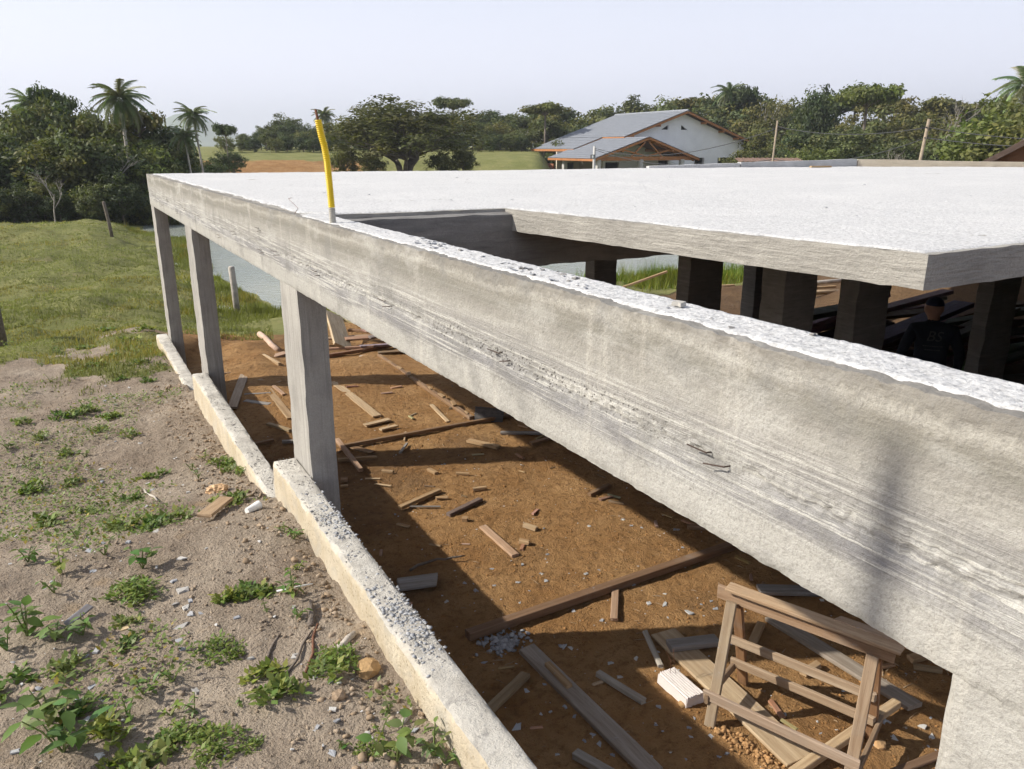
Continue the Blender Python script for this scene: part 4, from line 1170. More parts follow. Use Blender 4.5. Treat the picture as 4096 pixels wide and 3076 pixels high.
def clods(name, P, S, seed, label=None, cat=None, mat=None, squash=.7, par=None):
    """many small lumps joined in one mesh"""
    r = np.random.default_rng(seed)
    t = (1 + 5 ** .5) / 2
    B = np.array([(-1, t, 0), (1, t, 0), (-1, -t, 0), (1, -t, 0), (0, -1, t), (0, 1, t), (0, -1, -t), (0, 1, -t), (t, 0, -1), (t, 0, 1), (-t, 0, -1), (-t, 0, 1)]) / 1.9
    Fb = np.array([(0, 11, 5), (0, 5, 1), (0, 1, 7), (0, 7, 10), (0, 10, 11), (1, 5, 9), (5, 11, 4), (11, 10, 2), (10, 7, 6), (7, 1, 8), (3, 9, 4), (3, 4, 2), (3, 2, 6), (3, 6, 8), (3, 8, 9), (4, 9, 5), (2, 4, 11), (6, 2, 10), (8, 6, 7), (9, 8, 1)])
    n = len(P)
    V = B[None] * (1 + .45 * r.uniform(-1, 1, (n, 12, 1))) + .18 * r.uniform(-1, 1, (n, 12, 3))
    a = r.uniform(0, 6.28, n); ca, sa = np.cos(a)[:, None], np.sin(a)[:, None]
    V = np.stack([V[:, :, 0] * ca - V[:, :, 1] * sa, V[:, :, 0] * sa + V[:, :, 1] * ca, V[:, :, 2]], -1)
    V = V * (np.asarray(S)[:, None, None] * np.stack([r.uniform(.7, 1.3, n), r.uniform(.7, 1.3, n), np.full(n, squash)], 1)[:, None, :])
    V = V + np.asarray(P)[:, None, :]
    F = (np.arange(n)[:, None, None] * 12 + Fb[None]).reshape(-1, 3)
    me = fast_mesh(name, V.reshape(-1, 3), F)
    ti = np.repeat(r.uniform(.75, 1.2, n), 12); set_attr(me, 'tint', ti)
    o = kind(obj(name, me, mat, par), 'stuff')
    if label: tag(o, label, cat)
    return o


def lump_mat(name, c):
    m = Mat(name)
    col = m.mix(1, c, m.attr('tint')[0], 'MULTIPLY')
    return m.fin(col, .95, m.bump(m.noise(80, 4, .65), .6, .004), spec=.1)


r = np.random.default_rng(5)
n = 9000
x = r.uniform(-1.3, .88, n); y = 1.7 + 8.5 * r.random(n) ** 1.6; s = .002 + .009 * r.random(n) ** 4
near = x > .7; s[near] *= 1.5
clods('soil_clods', np.stack([x, y, height(x, y) + s * .2], 1), s, 1, 'loose grey-brown clods and crumbs strewn over the soil left of the wall', 'soil clods', lump_mat('soil_clod', (.31, .245, .18)))
n = 700
x = r.uniform(.55, .89, n); y = 1.8 + 7.5 * r.random(n); s = .004 + .014 * r.random(n) ** 2.5
clods('bank_clods', np.stack([x, y, height(x, y) + s * .2], 1), s, 2, 'bigger crumbled clods along the outer foot of the low wall', 'soil clods', lump_mat('bank_clod', (.29, .215, .145)))
n = 9500
x = r.uniform(1.07, 5.6, n); y = 1.8 + 9 * r.random(n) ** 1.5; s = .002 + .010 * r.random(n) ** 4
clods('clay_crumbs', np.stack([x, y, height(x, y) + s * .2], 1), s, 3, 'loose orange clay crumbs strewn over the inner floor', 'clay crumbs', lump_mat('clay_crumb', (.31, .165, .065)))
n = 260
u = r.random(n)
x = 2.92 + .1 * u + r.normal(0, .03, n); y = 2.70 - .36 * u + r.normal(0, .03, n); s = .004 + .013 * r.random(n) ** 2.5
clods('clay_lumps', np.stack([x, y, height(x, y) + s * .4], 1), s, 4, 'line of broken orange clay lumps at the foot of the trestle', 'clay lumps', lump_mat('clay_lump', (.40, .235, .11)))
n = 240
x = 2.24 + r.normal(0, .075, n); y = 4.05 + r.normal(0, .06, n); s = .005 + .016 * r.random(n) ** 2
clods('mortar_heap', np.stack([x, y, height(x, y) + s * .6], 1), s, 6, 'small heap of grey mortar crumbs near the patched timber end', 'mortar heap', lump_mat('mortar_lump', (.36, .36, .37)))
# crumbs on the top of the low wall
n = 4200
y = 1.5 + 10.3 * r.random(n) ** 1.25; x = .975 + .055 * r.normal(0, .8, n); x = np.clip(x, .915, 1.04)
dens = fbm(x * 5 + 3, y * 2.3, 3, 150) > -.02
x, y = x[dens], y[dens]
zt = np.where(y < 4.61, 1.429, np.where(y < 8.22, 1.08, .727)); s = .0015 + .005 * r.random(len(x)) ** 2.5
clods('wall_rubble', np.stack([x, y, zt + s * .25], 1), s, 7, 'grey mortar crumbs spilled along the top of the low wall', 'mortar crumbs', lump_mat('rubble', (.38, .36, .33)), .5)
n = 750
y = np.concatenate([r.normal(2.62, .14, 420), r.normal(3.65, .20, 330)]); x = np.clip(.99 + .04 * r.normal(0, 1, n), .92, 1.045); s = .0025 + .0075 * r.random(n) ** 2.2
clods('wall_rubble', np.stack([x, y, 1.428 + s * .3], 1), s, 8, 'thick patches of blue-grey mortar crumbs on the nearest wall section', 'mortar crumbs', lump_mat('rubble_blue', (.36, .365, .375)), .5)

# odd things on the soil
M_BAG = plain('thin_plastic_bag', (.66, .42, .22), .45, .2, 14, .8, .02, .5)
r2 = random.Random(3)
bm = bmesh.new(); bmesh.ops.create_icosphere(bm, subdivisions=3, radius=1)
for v in bm.verts:
    q = v.co * (.8 + .35 * r2.random()); v.co = Vector((q.x * .075, q.y * .05, q.z * .034 + .022))
me = bpy.data.meshes.new('plastic_bag'); bm.to_mesh(me); bm.free()
o = obj('plastic_bag', me, M_BAG, loc=(.65, 5.29, float(height(.65, 5.29)))); tag(o, 'crumpled orange plastic bag among weeds by the low wall', 'bag')
t = empty('white_cup', (.72, 4.36, float(height(.72, 4.36)) + .02), .5, 'white plastic cup lying on its side at the step of the low wall', 'cup')
M_CUP = plain('white_plastic', (.78, .78, .76), .4, .05, 20)
Geo().tube([(-.045, 0, 0), (.0, 0, .002), (.045, 0, .004)], [.019, .022, .027], 14, cap=False).obj('body', M_CUP, t, True)
Geo().tube([(.043, 0, .004), (.047, 0, .004)], [.0285, .0285], 14, cap=False).obj('rim', plain('cup_rim', (.5, .5, .48), .5), t, True)
Geo().tube([(-.045, 0, 0), (-.0452, 0, 0)], [.019, .001], 14).obj('base', M_CUP, t)
o = free_board('wooden_plank', (.45, 4.375, 1.255), (.625, 4.70, 1.19), .085, .022, R(4), (.52, .38, .24), 'pale wood offcut lying on weeds by the step of the low wall', 'plank', 61)


def stick(name, p, q, r0, mat, label, cat='stick', zoff=.008):
    p = Vector((*p, float(height(*p)) + zoff)); q = Vector((*q, float(height(*q)) + zoff)); d = q - p
    s_ = d.cross(Vector((0, 0, 1))).normalized() * d.length * .03
    o = Geo().tube([p, p + d * .35 + s_, p + d * .7 - s_ * .6, q], [r0, r0 * .95, r0 * .9, r0 * .7], 7).obj(name, mat, None, True)
    return tag(o, label, cat)


stick('stick', (.404, 2.791), (.555, 3.024), .007, M_BARK, 'straight brown stick lying alone on the soil near the bottom')
stick('stick', (.499, 2.711), (.68, 2.961), .006, M_BARK, 'thin brown stick, left of two crossing near the low wall')
stick('stick', (.578, 2.682), (.716, 3.003), .0065, M_RUST, 'reddish brown stick, right of two crossing near the low wall')
stick('stick', (.686, 3.01), (.736, 3.18), .016, M_BARK, 'short thick stick at the upper end of the crossing sticks', zoff=.012)
stick('driftwood', (.802, 2.223), (.872, 2.287), .011, M_PALEBARK, 'bleached splinter of wood leaning at the foot of the low wall', 'wood')
stick('driftwood', (.736, 2.781), (.834, 2.852), .018, M_PALEBARK, 'pale root stump end sticking out of the soil by the wall', 'wood')
stick('twig', (.62, 3.35), (.79, 3.34), .005, M_CUP, 'white plastic splinter lying across a weed near the wall', 'splinter')
stick('twig', (.22, 5.75), (.27, 5.3), .008, M_PALEBARK, 'bare forked pale twig lying on the soil beyond the grass strip', 'twig')


def stone(x, y, s, c, label, seed, cat='stone', up=.3):
    r3 = random.Random(seed)
    bm = bmesh.new(); bmesh.ops.create_icosphere(bm, subdivisions=2, radius=1)
    for v in bm.verts: v.co = v.co * (.78 + .4 * r3.random()) * s; v.co.z *= .7
    me = bpy.data.meshes.new('stone'); bm.to_mesh(me); bm.free()
    return tag(obj('stone', me, lump_plain(c), loc=(x, y, float(height(x, y)) + s * up)), label, cat)


def lump_plain(c): return plain('stone_%d' % (c[0] * 1000), c, .95, .25, 30, .7, .006)


stone(.80, 2.60, .05, (.42, .27, .13), 'orange earth lump beside the low wall near the bottom', 1, 'earth lump')
stone(.644, 2.471, .028, (.33, .24, .16), 'brown stone next to a grey flake left of the wall', 2)
stone(3.64, 2.13, .035, (.42, .26, .13), 'orange clay lump by the right legs of the trestle', 3, 'clay lump')
stone(2.88, 2.95, .03, (.40, .25, .12), 'orange clay lump in front of the foam block', 4, 'clay lump')
chip(.221, 2.519, .032, (.60, .12, .12), 'small red plastic piece lying on the soil near the bottom', None, name='red_scrap')
chip(-.023, 3.40, .06, (.62, .48, .28), 'yellowish splintered wood flake on the soil', None, name='wood_flake')
chip(-.087, 3.37, .045, (.60, .45, .24), 'smaller yellowish wood flake left of the splintered one', None, name='wood_flake')
o = free_board('wood_strip', (-.25, 3.521, 1.28), (-.152, 3.627, 1.285), .035, .012, R(20), (.33, .33, .35), 'grey mortar-covered wood strip sticking out of a sprawling weed', 'strip', 62)

# unseen pole added outside the frame to cast a faint shadow on the beam
zp = float(height(-2.75, 2.46))
o = Geo().tube([(-2.75, 2.46, zp - .4), (-2.752, 2.46, zp + 2.2), (-2.748, 2.462, 5.78), (-2.748, 2.462, 5.86)], [.036, .033, .030, .014], 10).obj('shadow_pole', M_PALEBARK, None, True)
tag(o, 'unseen wooden pole added left of the camera to cast a shadow on the beam', 'pole')

# splinters and sticks littering the clay
r = np.random.default_rng(97)
V = []; F = []
for i in range(420):
    x = 1.15 + 4.1 * r.random(); y = 2.0 + 8.0 * r.random() ** 1.4; a = r.uniform(0, 6.28); L = .02 + .09 * r.random() ** 2; w = .0015 + .0035 * r.random(); z = float(height(x, y)) + .004
    c_, s_ = math.cos(a), math.sin(a); k = len(V); up = r.uniform(-.05, .12) * L
    V += [(x - c_ * L / 2 - s_ * w, y - s_ * L / 2 + c_ * w, z), (x - c_ * L / 2 + s_ * w, y - s_ * L / 2 - c_ * w, z), (x + c_ * L / 2, y + s_ * L / 2, z + up), (x, y, z + w * 2.2)]
    F += [(k, k + 1, k + 2), (k, k + 3, k + 1), (k + 1, k + 3, k + 2), (k + 2, k + 3, k)]
o = kind(obj('splinter_litter', py_mesh('splinter_litter', V, F), M_WOOD, color=(.40, .29, .18)), 'stuff'); tag(o, 'fine wood splinters littering the orange clay', 'splinters')

# ------------------------------------------------------------------ meadow grass and bank grass (uncountable)
def grass_field(name, x, y, hmin, hmax, w, seed, label, cat, tcol=(1, 1, 1), lean=.6):
    r = np.random.default_rng(seed); n = len(x)
    z = height(x, y)
    a = r.uniform(0, 6.28, n); h = r.uniform(hmin, hmax, n) * (.6 + .8 * np.clip(.5 + fbm(x * .8, y * .8, 2, 160), 0, 1) + 1.3 * sstep(.25, .55, fbm(x * 2.6, y * 2.6, 2, 163))); ln = h * lean * r.random(n)
    p = np.stack([np.cos(a + 1.57), np.sin(a + 1.57), np.zeros(n)], 1) * np.asarray(w).reshape(-1, 1)
    b = np.stack([x, y, z - .01], 1)
    tip = b + np.stack([np.cos(a) * ln, np.sin(a) * ln, h], 1)
    V = np.stack([b - p, b + p, tip], 1).reshape(-1, 3)
    F = np.arange(n * 3).reshape(-1, 3)
    me = fast_mesh(name, V, F)
    t = np.repeat(r.uniform(.75, 1.25, n) * (1 + .35 * fbm(x * .5, y * .5, 3, 161)), 3)
    dry = np.repeat((fbm(x * .7 + 9, y * .7, 3, 162) > .12) * r.random(n), 3)
    set_attr(me, 'tint', np.stack([t * (tcol[0] + .35 * dry), t * tcol[1], t * (tcol[2] - .2 * dry)], 1))
    o = kind(obj(name, me, M_GRASS), 'stuff')
    return tag(o, label, cat)


n = 150000
d = 7.5 + 38 * r.random(n) ** 1.7; az = np.radians(r.uniform(-12, 12, n))
x = d * np.sin(az); y = d * np.cos(az)
k = (pond_in(x, y) < -.2) & ((x < 1.0) | (y > 13.6)) & (r.random(n) < sstep(-.10, .30, fbm(x * 1.3, y * .9, 4, 63) + (y - 11.3 - .3 * np.clip(x, -6, 1)) / 4.5))
x, y = x[k], y[k]; dd = np.hypot(x, y)
grass_field('meadow_grass', x, y, .02, .06, .0035 + .00045 * dd, 31, 'short cropped meadow grass sloping down to the pond', 'grass')
for n, xa, xb, hm, tc, lab in ((9000, 2.0, 8.5, .20, (.85, .85, .6), 'thin yellowish grass on the pond bank behind the far columns'), (52000, 8.0, 30, .30, (.70, .92, .50), 'tall bright green grass along the near bank of the pond')):
    x = r.uniform(xa, xb, n); y = np.interp(x, [2, 8, 13, 16, 22, 30], [18.3, 18.2, 17.6, 17.0, 16.2, 16.6]) - np.abs(r.normal(0, 1.0, n)) + .3
    k = (pond_in(x, y) < .25) & (y > 13.4)
    grass_field('bank_grass', x[k], y[k], .08, hm, .010, 32, lab, 'grass', tc, .8)
n = 14000
y = r.uniform(18, 42, n); x = np.interp(y, [18, 19.5, 24.4, 30, 36, 38, 40.5, 46], [4.0, 3.9, 3.65, 4.0, 4.7, 3.6, 2.8, 3.4]) - np.abs(r.normal(0, .5, n)) + .15
k = pond_in(x, y) < .3
grass_field('bank_grass', x[k], y[k], .05, .16, .012, 33, 'taller green grass fringing the left bank of the pond', 'grass', (.85, .88, .6), .8)

# fence posts on the meadow
def post(x, y, h, r0, lean, mat, label):
    z = float(height(x, y))
    o = Geo().tube([(0, 0, -.3), (lean * .5 * h, 0, h * .5), (lean * h, 0, h * .97), (lean * h, 0, h)], [r0, r0 * .97, r0 * .93, r0 * .7], 10).obj('fence_post', mat, None, True, loc=(x, y, z))
    return tag(o, label, 'post')


post(1.49, 33.2, 1.3, .06, -.10, M_BARK, 'thin leaning wooden fence post on the meadow left of the pond')
post(3.2, 18.62, 1.12, .075, -.03, M_PALEBARK, 'stout pale fence post at the near edge of the pond')
post(-1.10, 13.75, .95, .085, -.02, M_BARK, 'dark fence post at the left edge of the photo')

# creeping ground cover on the soil: leaves too many to count
r = np.random.default_rng(88)
n = 42000
x = r.uniform(-1.6, .86, n); y = 2.0 + 11.5 * r.random(n) ** 1.2
pm = sstep(.22, .46, fbm(x * 1.7 + 2, y * 1.3, 4, 180) + .10 * sstep(.4, -.6, x) + .05 * sstep(5, 11, y))
k = r.random(n) < pm
x, y = x[k], y[k]; n = len(x)
z = height(x, y); L = r.uniform(.012, .036, n); a = r.uniform(0, 6.28, n); up = r.uniform(-.1, .9, n); hh_ = r.uniform(0, .035, n)
d = np.stack([np.cos(a) * np.cos(up), np.sin(a) * np.cos(up), np.sin(up)], 1); sdv = np.stack([-np.sin(a), np.cos(a), np.zeros(n)], 1)
P0 = np.stack([x, y, z + hh_], 1)
V = np.stack([P0, P0 + d * L[:, None] * .5 + sdv * L[:, None] * .30, P0 + d * L[:, None], P0 + d * L[:, None] * .5 - sdv * L[:, None] * .30], 1).reshape(-1, 3)
me = fast_mesh('ground_cover', V, np.arange(4 * n).reshape(-1, 4))
t = np.repeat(r.uniform(.6, 1.35, n), 4); dry = np.repeat((r.random(n) < .12) * 1., 4)
set_attr(me, 'tint', np.stack([t * (1 + .7 * dry), t, t * (.9 - .2 * dry)], 1))
o = kind(obj('ground_cover', me, M_WEED), 'stuff'); tag(o, 'patches of creeping green ground cover over the bare soil', 'ground cover')

# ------------------------------------------------------------------ trees
CR_, CF_ = Vector((math.cos(R(29.553)), -math.sin(R(29.553)), 0)), Vector((math.sin(R(29.553)), math.cos(R(29.553)), 0))


def bearing(deg, D):
    """point on the ground plan: degrees clockwise from +Y, metres from the yard"""
    a = R(deg); return D * math.sin(a), D * math.cos(a)


def crown_data(seed, ncl, per, leaf, rx, rz, zc, rc=.3, shell=.55, low=-.6, flat=.75):
    r = np.random.default_rng(seed)
    d = r.normal(size=(ncl * 3, 3)); d /= np.linalg.norm(d, axis=1)[:, None]
    d = d[d[:, 2] > low][:ncl]
    ncl = len(d)
    rad = (shell + (1 - shell) * r.random(ncl)) * (1 + .18 * r.normal(size=ncl))
    cc = d * rad[:, None] * np.array([rx, rx, rz]) * .82 + np.array([0, 0, zc])
    cr = rc * r.uniform(.6, 1.25, ncl)
    ctint = r.uniform(.72, 1.28, ncl)
    L = r.normal(size=(ncl, per, 3)); L /= np.linalg.norm(L, axis=2)[..., None]
    q = r.random((ncl, per, 1)) ** .45
    P = cc[:, None] + L * q * cr[:, None, None] * np.array([1, 1, flat])
    nrm = L * .8 + np.array([0, 0, .55]) + r.normal(size=L.shape) * .55
    nrm /= np.linalg.norm(nrm, axis=2)[..., None]
    t = r.normal(size=L.shape); t -= (t * nrm).sum(2)[..., None] * nrm; t /= np.linalg.norm(t, axis=2)[..., None]
    b = np.cross(nrm, t)
    s = leaf * r.uniform(.6, 1.4, (ncl, per, 1))
    V = np.stack([P - t * s, P + b * s * .55, P + t * s, P - b * s * .55], 2).reshape(-1, 3)
    F = np.arange(len(V)).reshape(-1, 4)
    tv = (ctint[:, None] * r.uniform(.75, 1.25, (ncl, per)))
    hue = r.uniform(-.10, .09, (ncl, 1)) + 0 * tv
    T = np.stack([tv * (1 + hue), tv, tv * (1 - hue)], -1).reshape(-1, 3)
    return V, F, np.repeat(T, 4, 0), cc


def tree_meshes(name, seed, ncl, per, leaf, rx, rz, zc, rc=.3, shell=.55, low=-.6, flat=.75, tr=.06, stems=1, limbs=14, mat=None, bark=None):
    V, F, T, cc = crown_data(seed, ncl, per, leaf, rx, rz, zc, rc, shell, low, flat)
    me = fast_mesh(name + '_crown', V, F); set_attr(me, 'tint', T); me.materials.append(mat or M_LEAF)
    r = random.Random(seed); g = Geo()
    fork = max(.15, zc - rz * .55)
    for k in range(stems):
        a = k * 6.28 / stems + r.random(); sp = .0 if stems == 1 else .10
        b0 = Vector((math.cos(a) * sp * .5, math.sin(a) * sp * .5, -.05)); b1 = Vector((math.cos(a) * sp * 3, math.sin(a) * sp * 3, fork))
        mid = b0.lerp(b1, .5) + Vector((r.uniform(-.03, .03), r.uniform(-.03, .03), 0))
        g.tube([b0, mid, b1], [tr, tr * .8, tr * .65], 7)
        for c in r.sample(list(range(len(cc))), min(len(cc), limbs // stems)):
            c = Vector(cc[c]); m_ = b1.lerp(c, .5) + Vector((r.uniform(-.06, .06), r.uniform(-.06, .06), r.uniform(-.02, .1)))
            g.tube([b1 - Vector((0, 0, .02)), m_, c], [tr * .45, tr * .28, tr * .08], 5, cap=False)
    tm = g.mesh(name + '_trunk', True); tm.materials.append(bark or M_BARK)
    return tm, me


TK = {
    'round': [tree_meshes('round', 1000 + k, 66, 62, .052, .95, .78, 1.2, .30) for k in range(3)],
    'tall': [tree_meshes('tall', 1010 + k, 60, 60, .050, .72, .92, 1.12, .26, .5) for k in range(2)],
    'umbrella': [tree_meshes('umbrella', 1020 + k, 46, 70, .048, 1.0, .30, 1.66, .26, .35, -.25, .5, .045) for k in range(2)],
    'bush': [tree_meshes('bush', 1030 + k, 74, 62, .052, 1.0, 1.0, .92, .30, .55, -.9) for k in range(3)],
    'dry': [tree_meshes('dry', 1040 + k, 70, 20, .036, .85, .80, 1.15, .26, .4, -.6, .8, .05, 2, 40, None, M_PALEBARK) for k in range(2)],
}
TC = {'dark': (.62, .72, .72), 'mid': (.92, .95, .85), 'olive': (1.08, 1.02, .80), 'bright': (1.08, 1.16, .8), 'brown': (1.12, .95, .74), 'deep': (.5, .62, .6)}


def tree(kind_, k, deg, D, top, width, tone, label, group=None, name='tree', base=None):
    """top = height of the crown top above the datum, width in metres"""
    x, y = bearing(deg, D); z = float(height(x, y, False)) if base is None else base
    tm, cm = TK[kind_][k % len(TK[kind_])]
    t = empty(name, (x, y, z), random.uniform(0, 6.3), label, 'tree', group)
    H_ = (top - z) / 2.0
    width = min(width, 2.3 * H_ * (1.25 if kind_ == 'umbrella' else 1))
    t.scale = (width / 2, width / 2, H_)
    obj('trunk', tm, None, t)
    c = TC[tone]; j = random.uniform(.85, 1.15)
    obj('crown', cm, None, t, color=tuple(v * j for v in c))
    return t


TH_ = R(17.004)


def ray_of(u, v=560):
    a, b = (u - 2048) / 3100, (1538 - v) / 3100
    return a, math.cos(TH_) + b * math.sin(TH_), b * math.cos(TH_) - math.sin(TH_)


def deg_of(u):
    a, f_, _ = ray_of(u); return 29.553 + math.degrees(math.atan2(a, f_))


def top_of(v, D, u=2048):
    a, f_, dz = ray_of(u, v); return 3.285 + D * dz / math.hypot(a, f_)


rt = random.Random(21)
# wood left of the pond: four loose rows
Lout = [(-200, 440), (-50, 435), (0, 430), (60, 400), (120, 375), (200, 350), (250, 350), (290, 372), (350, 395), (400, 405), (450, 430), (520, 440), (600, 432), (640, 470), (680, 530), (720, 590), (760, 640), (900, 650)]
lu, lv = [a for a, _ in Lout], [b for _, b in Lout]
GL = 'trees of the wood left of the pond'
row_label = {0: 'low dark bushy tree at the edge of the wood left of the pond', 1: 'mid-height leafy tree in the wood left of the pond', 2: 'tall tree forming the skyline of the wood left of the pond'}
for i, u in enumerate(range(-170, 640, 44)):
    u += rt.randint(-14, 14); D = rt.uniform(43, 46)
    v = 735 + rt.randint(-45, 40) + max(0, u - 480) * .35
    tree('bush', i, deg_of(u), D, top_of(v, D, u), rt.uniform(3.0, 4.0), rt.choice(['dark', 'dark', 'deep', 'mid', 'olive']), row_label[0], GL, 'woodland_tree')
for i, u in enumerate(range(-170, 640, 46)):
    u += rt.randint(-16, 16); D = rt.uniform(47, 50)
    v = max(np.interp(u, lu, lv) + 110, 560 + rt.randint(-50, 40))
    tree(rt.choice(['bush', 'round', 'bush']), i, deg_of(u), D, top_of(v, D, u), rt.uniform(3.6, 4.8), rt.choice(['mid', 'dark', 'olive', 'dark', 'bright']), row_label[1], GL, 'woodland_tree')
for i, u in enumerate(range(-170, 690, 40)):
    u += rt.randint(-14, 14); D = rt.uniform(52, 56)
    v = np.interp(u, lu, lv) + rt.randint(10, 45)
    tree(rt.choice(['round', 'bush', 'bush', 'round']), i, deg_of(u), D, top_of(v, D, u), rt.uniform(4.0, 5.4), rt.choice(['mid', 'olive', 'brown', 'dark', 'dark', 'mid']), row_label[2], GL, 'woodland_tree')
tree('umbrella', 0, deg_of(235), 57, top_of(338, 57, 235), 3.2, 'deep', 'dark flat-topped tree rising highest in the wood left of the pond')
tree('umbrella', 1, deg_of(560), 53, top_of(425, 53, 560), 3.6, 'brown', 'brownish thin-crowned tree beside the tallest palm')
tree('umbrella', 0, deg_of(905), 70, top_of(488, 70, 905), 2.3, 'deep', 'small dark open-crowned tree on the skyline right of the two palms')
for i, (u, v, D) in enumerate([(690, 690, 50), (735, 660, 56), (780, 640, 60), (830, 625, 62), (870, 600, 70), (925, 590, 78)]):
    tree('bush', i, deg_of(u), D, top_of(v, D, u), 2.6, 'deep' if i < 3 else 'dark', 'low dark shrub between the wood and the grassy bank', 'shrubs at the end of the pond', 'shrub')

# wood behind the meadow and the house
Rout = [(880, 560), (940, 525), (1000, 500), (1060, 470), (1168, 445), (1250, 472), (1330, 470), (1420, 440), (1560, 430), (1700, 440), (1830, 430), (1900, 445), (1960, 425), (2048, 425), (2180, 408), (2240, 405), (2340, 412), (2400, 400), (2470, 388), (2560, 356), (2700, 345), (2800, 362), (2900, 345), (2980, 340), (3072, 345), (3150, 372), (3250, 338), (3330, 350), (3450, 330), (3510, 345), (3560, 405), (3620, 352), (3700, 375), (3800, 370), (3900, 372), (3960, 358), (4050, 335), (4300, 330)]
ru, rv = [a for a, _ in Rout], [b for _, b in Rout]
GR = 'trees of the wood behind the house and meadow'
rl = {0: 'leafy tree at the front edge of the far wood', 1: 'crown in the middle of the far wood', 2: 'tall tree forming the skyline of the far wood'}
for row, (off, D0, D1, step, w0, w1) in enumerate([(150, 96, 102, 96, 7, 9.5), (75, 104, 112, 90, 7, 10), (8, 114, 124, 84, 7.5, 11)]):
    for i, u in enumerate(list(range(915, 2250, int(step * .5))) + list(range(2250, 4330, step))):
        u += rt.randint(-22, 22); D = rt.uniform(D0, D1)
        if u > 3040 and row == 0: D -= 16
        if row == 0 and 2150 < u < 3020: continue
        if row == 0 and u < 2150: D += 4
        vtop = np.interp(u, ru, rv) + (off if u > 2250 else off * .45) + rt.randint(-6, 34) * (1 if row == 2 else 1.3)
        vtop = min(vtop, 600)
        kd = rt.choice((['round', 'umbrella', 'bush', 'round', 'tall', 'bush'] if u > 2250 else ['round', 'bush', 'bush', 'round', 'bush']) if row == 2 else (['round', 'bush', 'dry', 'bush'] if row else ['bush', 'bush', 'round', 'dry']))
        tone = rt.choice(['mid', 'olive', 'dark', 'mid', 'brown'] if u > 1900 else ['dark', 'mid', 'dark', 'olive'])
        tree(kd, i, deg_of(u), D, top_of(vtop, D, u), rt.uniform(w0, w1) * (D / 110) * (.85 if row == 0 else 1), tone, rl[row], GR, 'woodland_tree')
for u, v, D, w, kd, tone, lab in [(1815, 382, 104, 6.0, 'umbrella', 'mid', 'tall thin-stemmed tree with a rounded top just right of the big tree'), (2180, 403, 100, 7.5, 'umbrella', 'olive', 'wide flat-crowned tree left of the house roof'),
                                  (3260, 328, 92, 4.6, 'round', 'deep', 'dark round-headed tree above the thin pole'), (3450, 322, 94, 9, 'umbrella', 'bright', 'wide bright green dome of a tree above the leaning pole'), (2965, 330, 112, 4.5, 'umbrella', 'deep', 'small dark-topped tree right of the palm behind the house'),
                                  (3260, 560, 70, 5.2, 'bush', 'bright', 'light green feathery tree between the two poles'), (4000, 345, 62, 8, 'bush', 'bright', 'broad yellow-green tree at the right edge of the photo'), (4130, 365, 60, 8, 'bush', 'olive', 'olive green tree cut by the right edge of the photo'),
                                  (3080, 345, 108, 7, 'dry', 'brown', 'reddish bare-twigged tree on the skyline right of the house')]:
    tree(kd, 0, deg_of(u), D, top_of(v, D, u), w, tone, lab)

# undergrowth closing the foot of the far wood
for i, u in enumerate(range(905, 4300, 60)):
    if 2230 < u < 2960: continue
    u += rt.randint(-18, 18); D = rt.uniform(95, 99) if u < 2230 else rt.uniform(80, 84)
    tree('bush', i, deg_of(u), D, top_of((575 if u > 2250 else 548) + rt.randint(-24, 18), D, u), rt.uniform(4.2, 5.6), rt.choice(['dark', 'deep', 'mid', 'dark', 'olive']), 'low dark bush closing the foot of the far wood', 'undergrowth of the far wood', 'bush')

# the big spreading tree on the bank
V, F, T, cc = crown_data(77, 150, 84, .027, 1.0, .80, .98, .19, .42, -.75, .8)
cm = fast_mesh('spreading_crown', V, F); set_attr(cm, 'tint', T); cm.materials.append(M_LEAF)
g = Geo(); r = random.Random(4)
for k in range(7):
    a = k * .9 + .3; b1 = Vector((math.cos(a) * r.uniform(.10, .24), math.sin(a) * r.uniform(.10, .24), r.uniform(.34, .5)))
    g.tube([(math.cos(a) * .03, math.sin(a) * .03, -.05), b1 * .5 + Vector((0, 0, .02)), b1], [.034, .027, .02], 7)
    for c in r.sample(list(range(len(cc))), 12):
        c = Vector(cc[c]); g.tube([b1, b1.lerp(c, .5) + Vector((r.uniform(-.06, .06), r.uniform(-.06, .06), .04)), c], [.016, .010, .003], 5, cap=False)
x, y = bearing(deg_of(1615), 69)
z = float(height(x, y, False))
t = empty('spreading_tree', (x, y, z), .4, 'big dark spreading tree with several trunks standing alone on the bank', 'tree')
t.scale = (7.7, 7.7, (top_of(362, 69, 1615) - z) / 1.83)
g.obj('trunk', M_BARK, t, True)
obj('crown', cm, None, t, color=(.80, .74, .62))
for i, (u, D, w) in enumerate([(1370, 70, 4.2), (1480, 67, 4.6), (1850, 72, 4.0), (1760, 70, 3.6)]):
    tree('bush', i, deg_of(u), D, top_of(575 + 18 * (i % 2), D, u), w, 'olive', 'grey-green bush under the skirt of the big spreading tree', 'bushes under the big tree', 'bush')

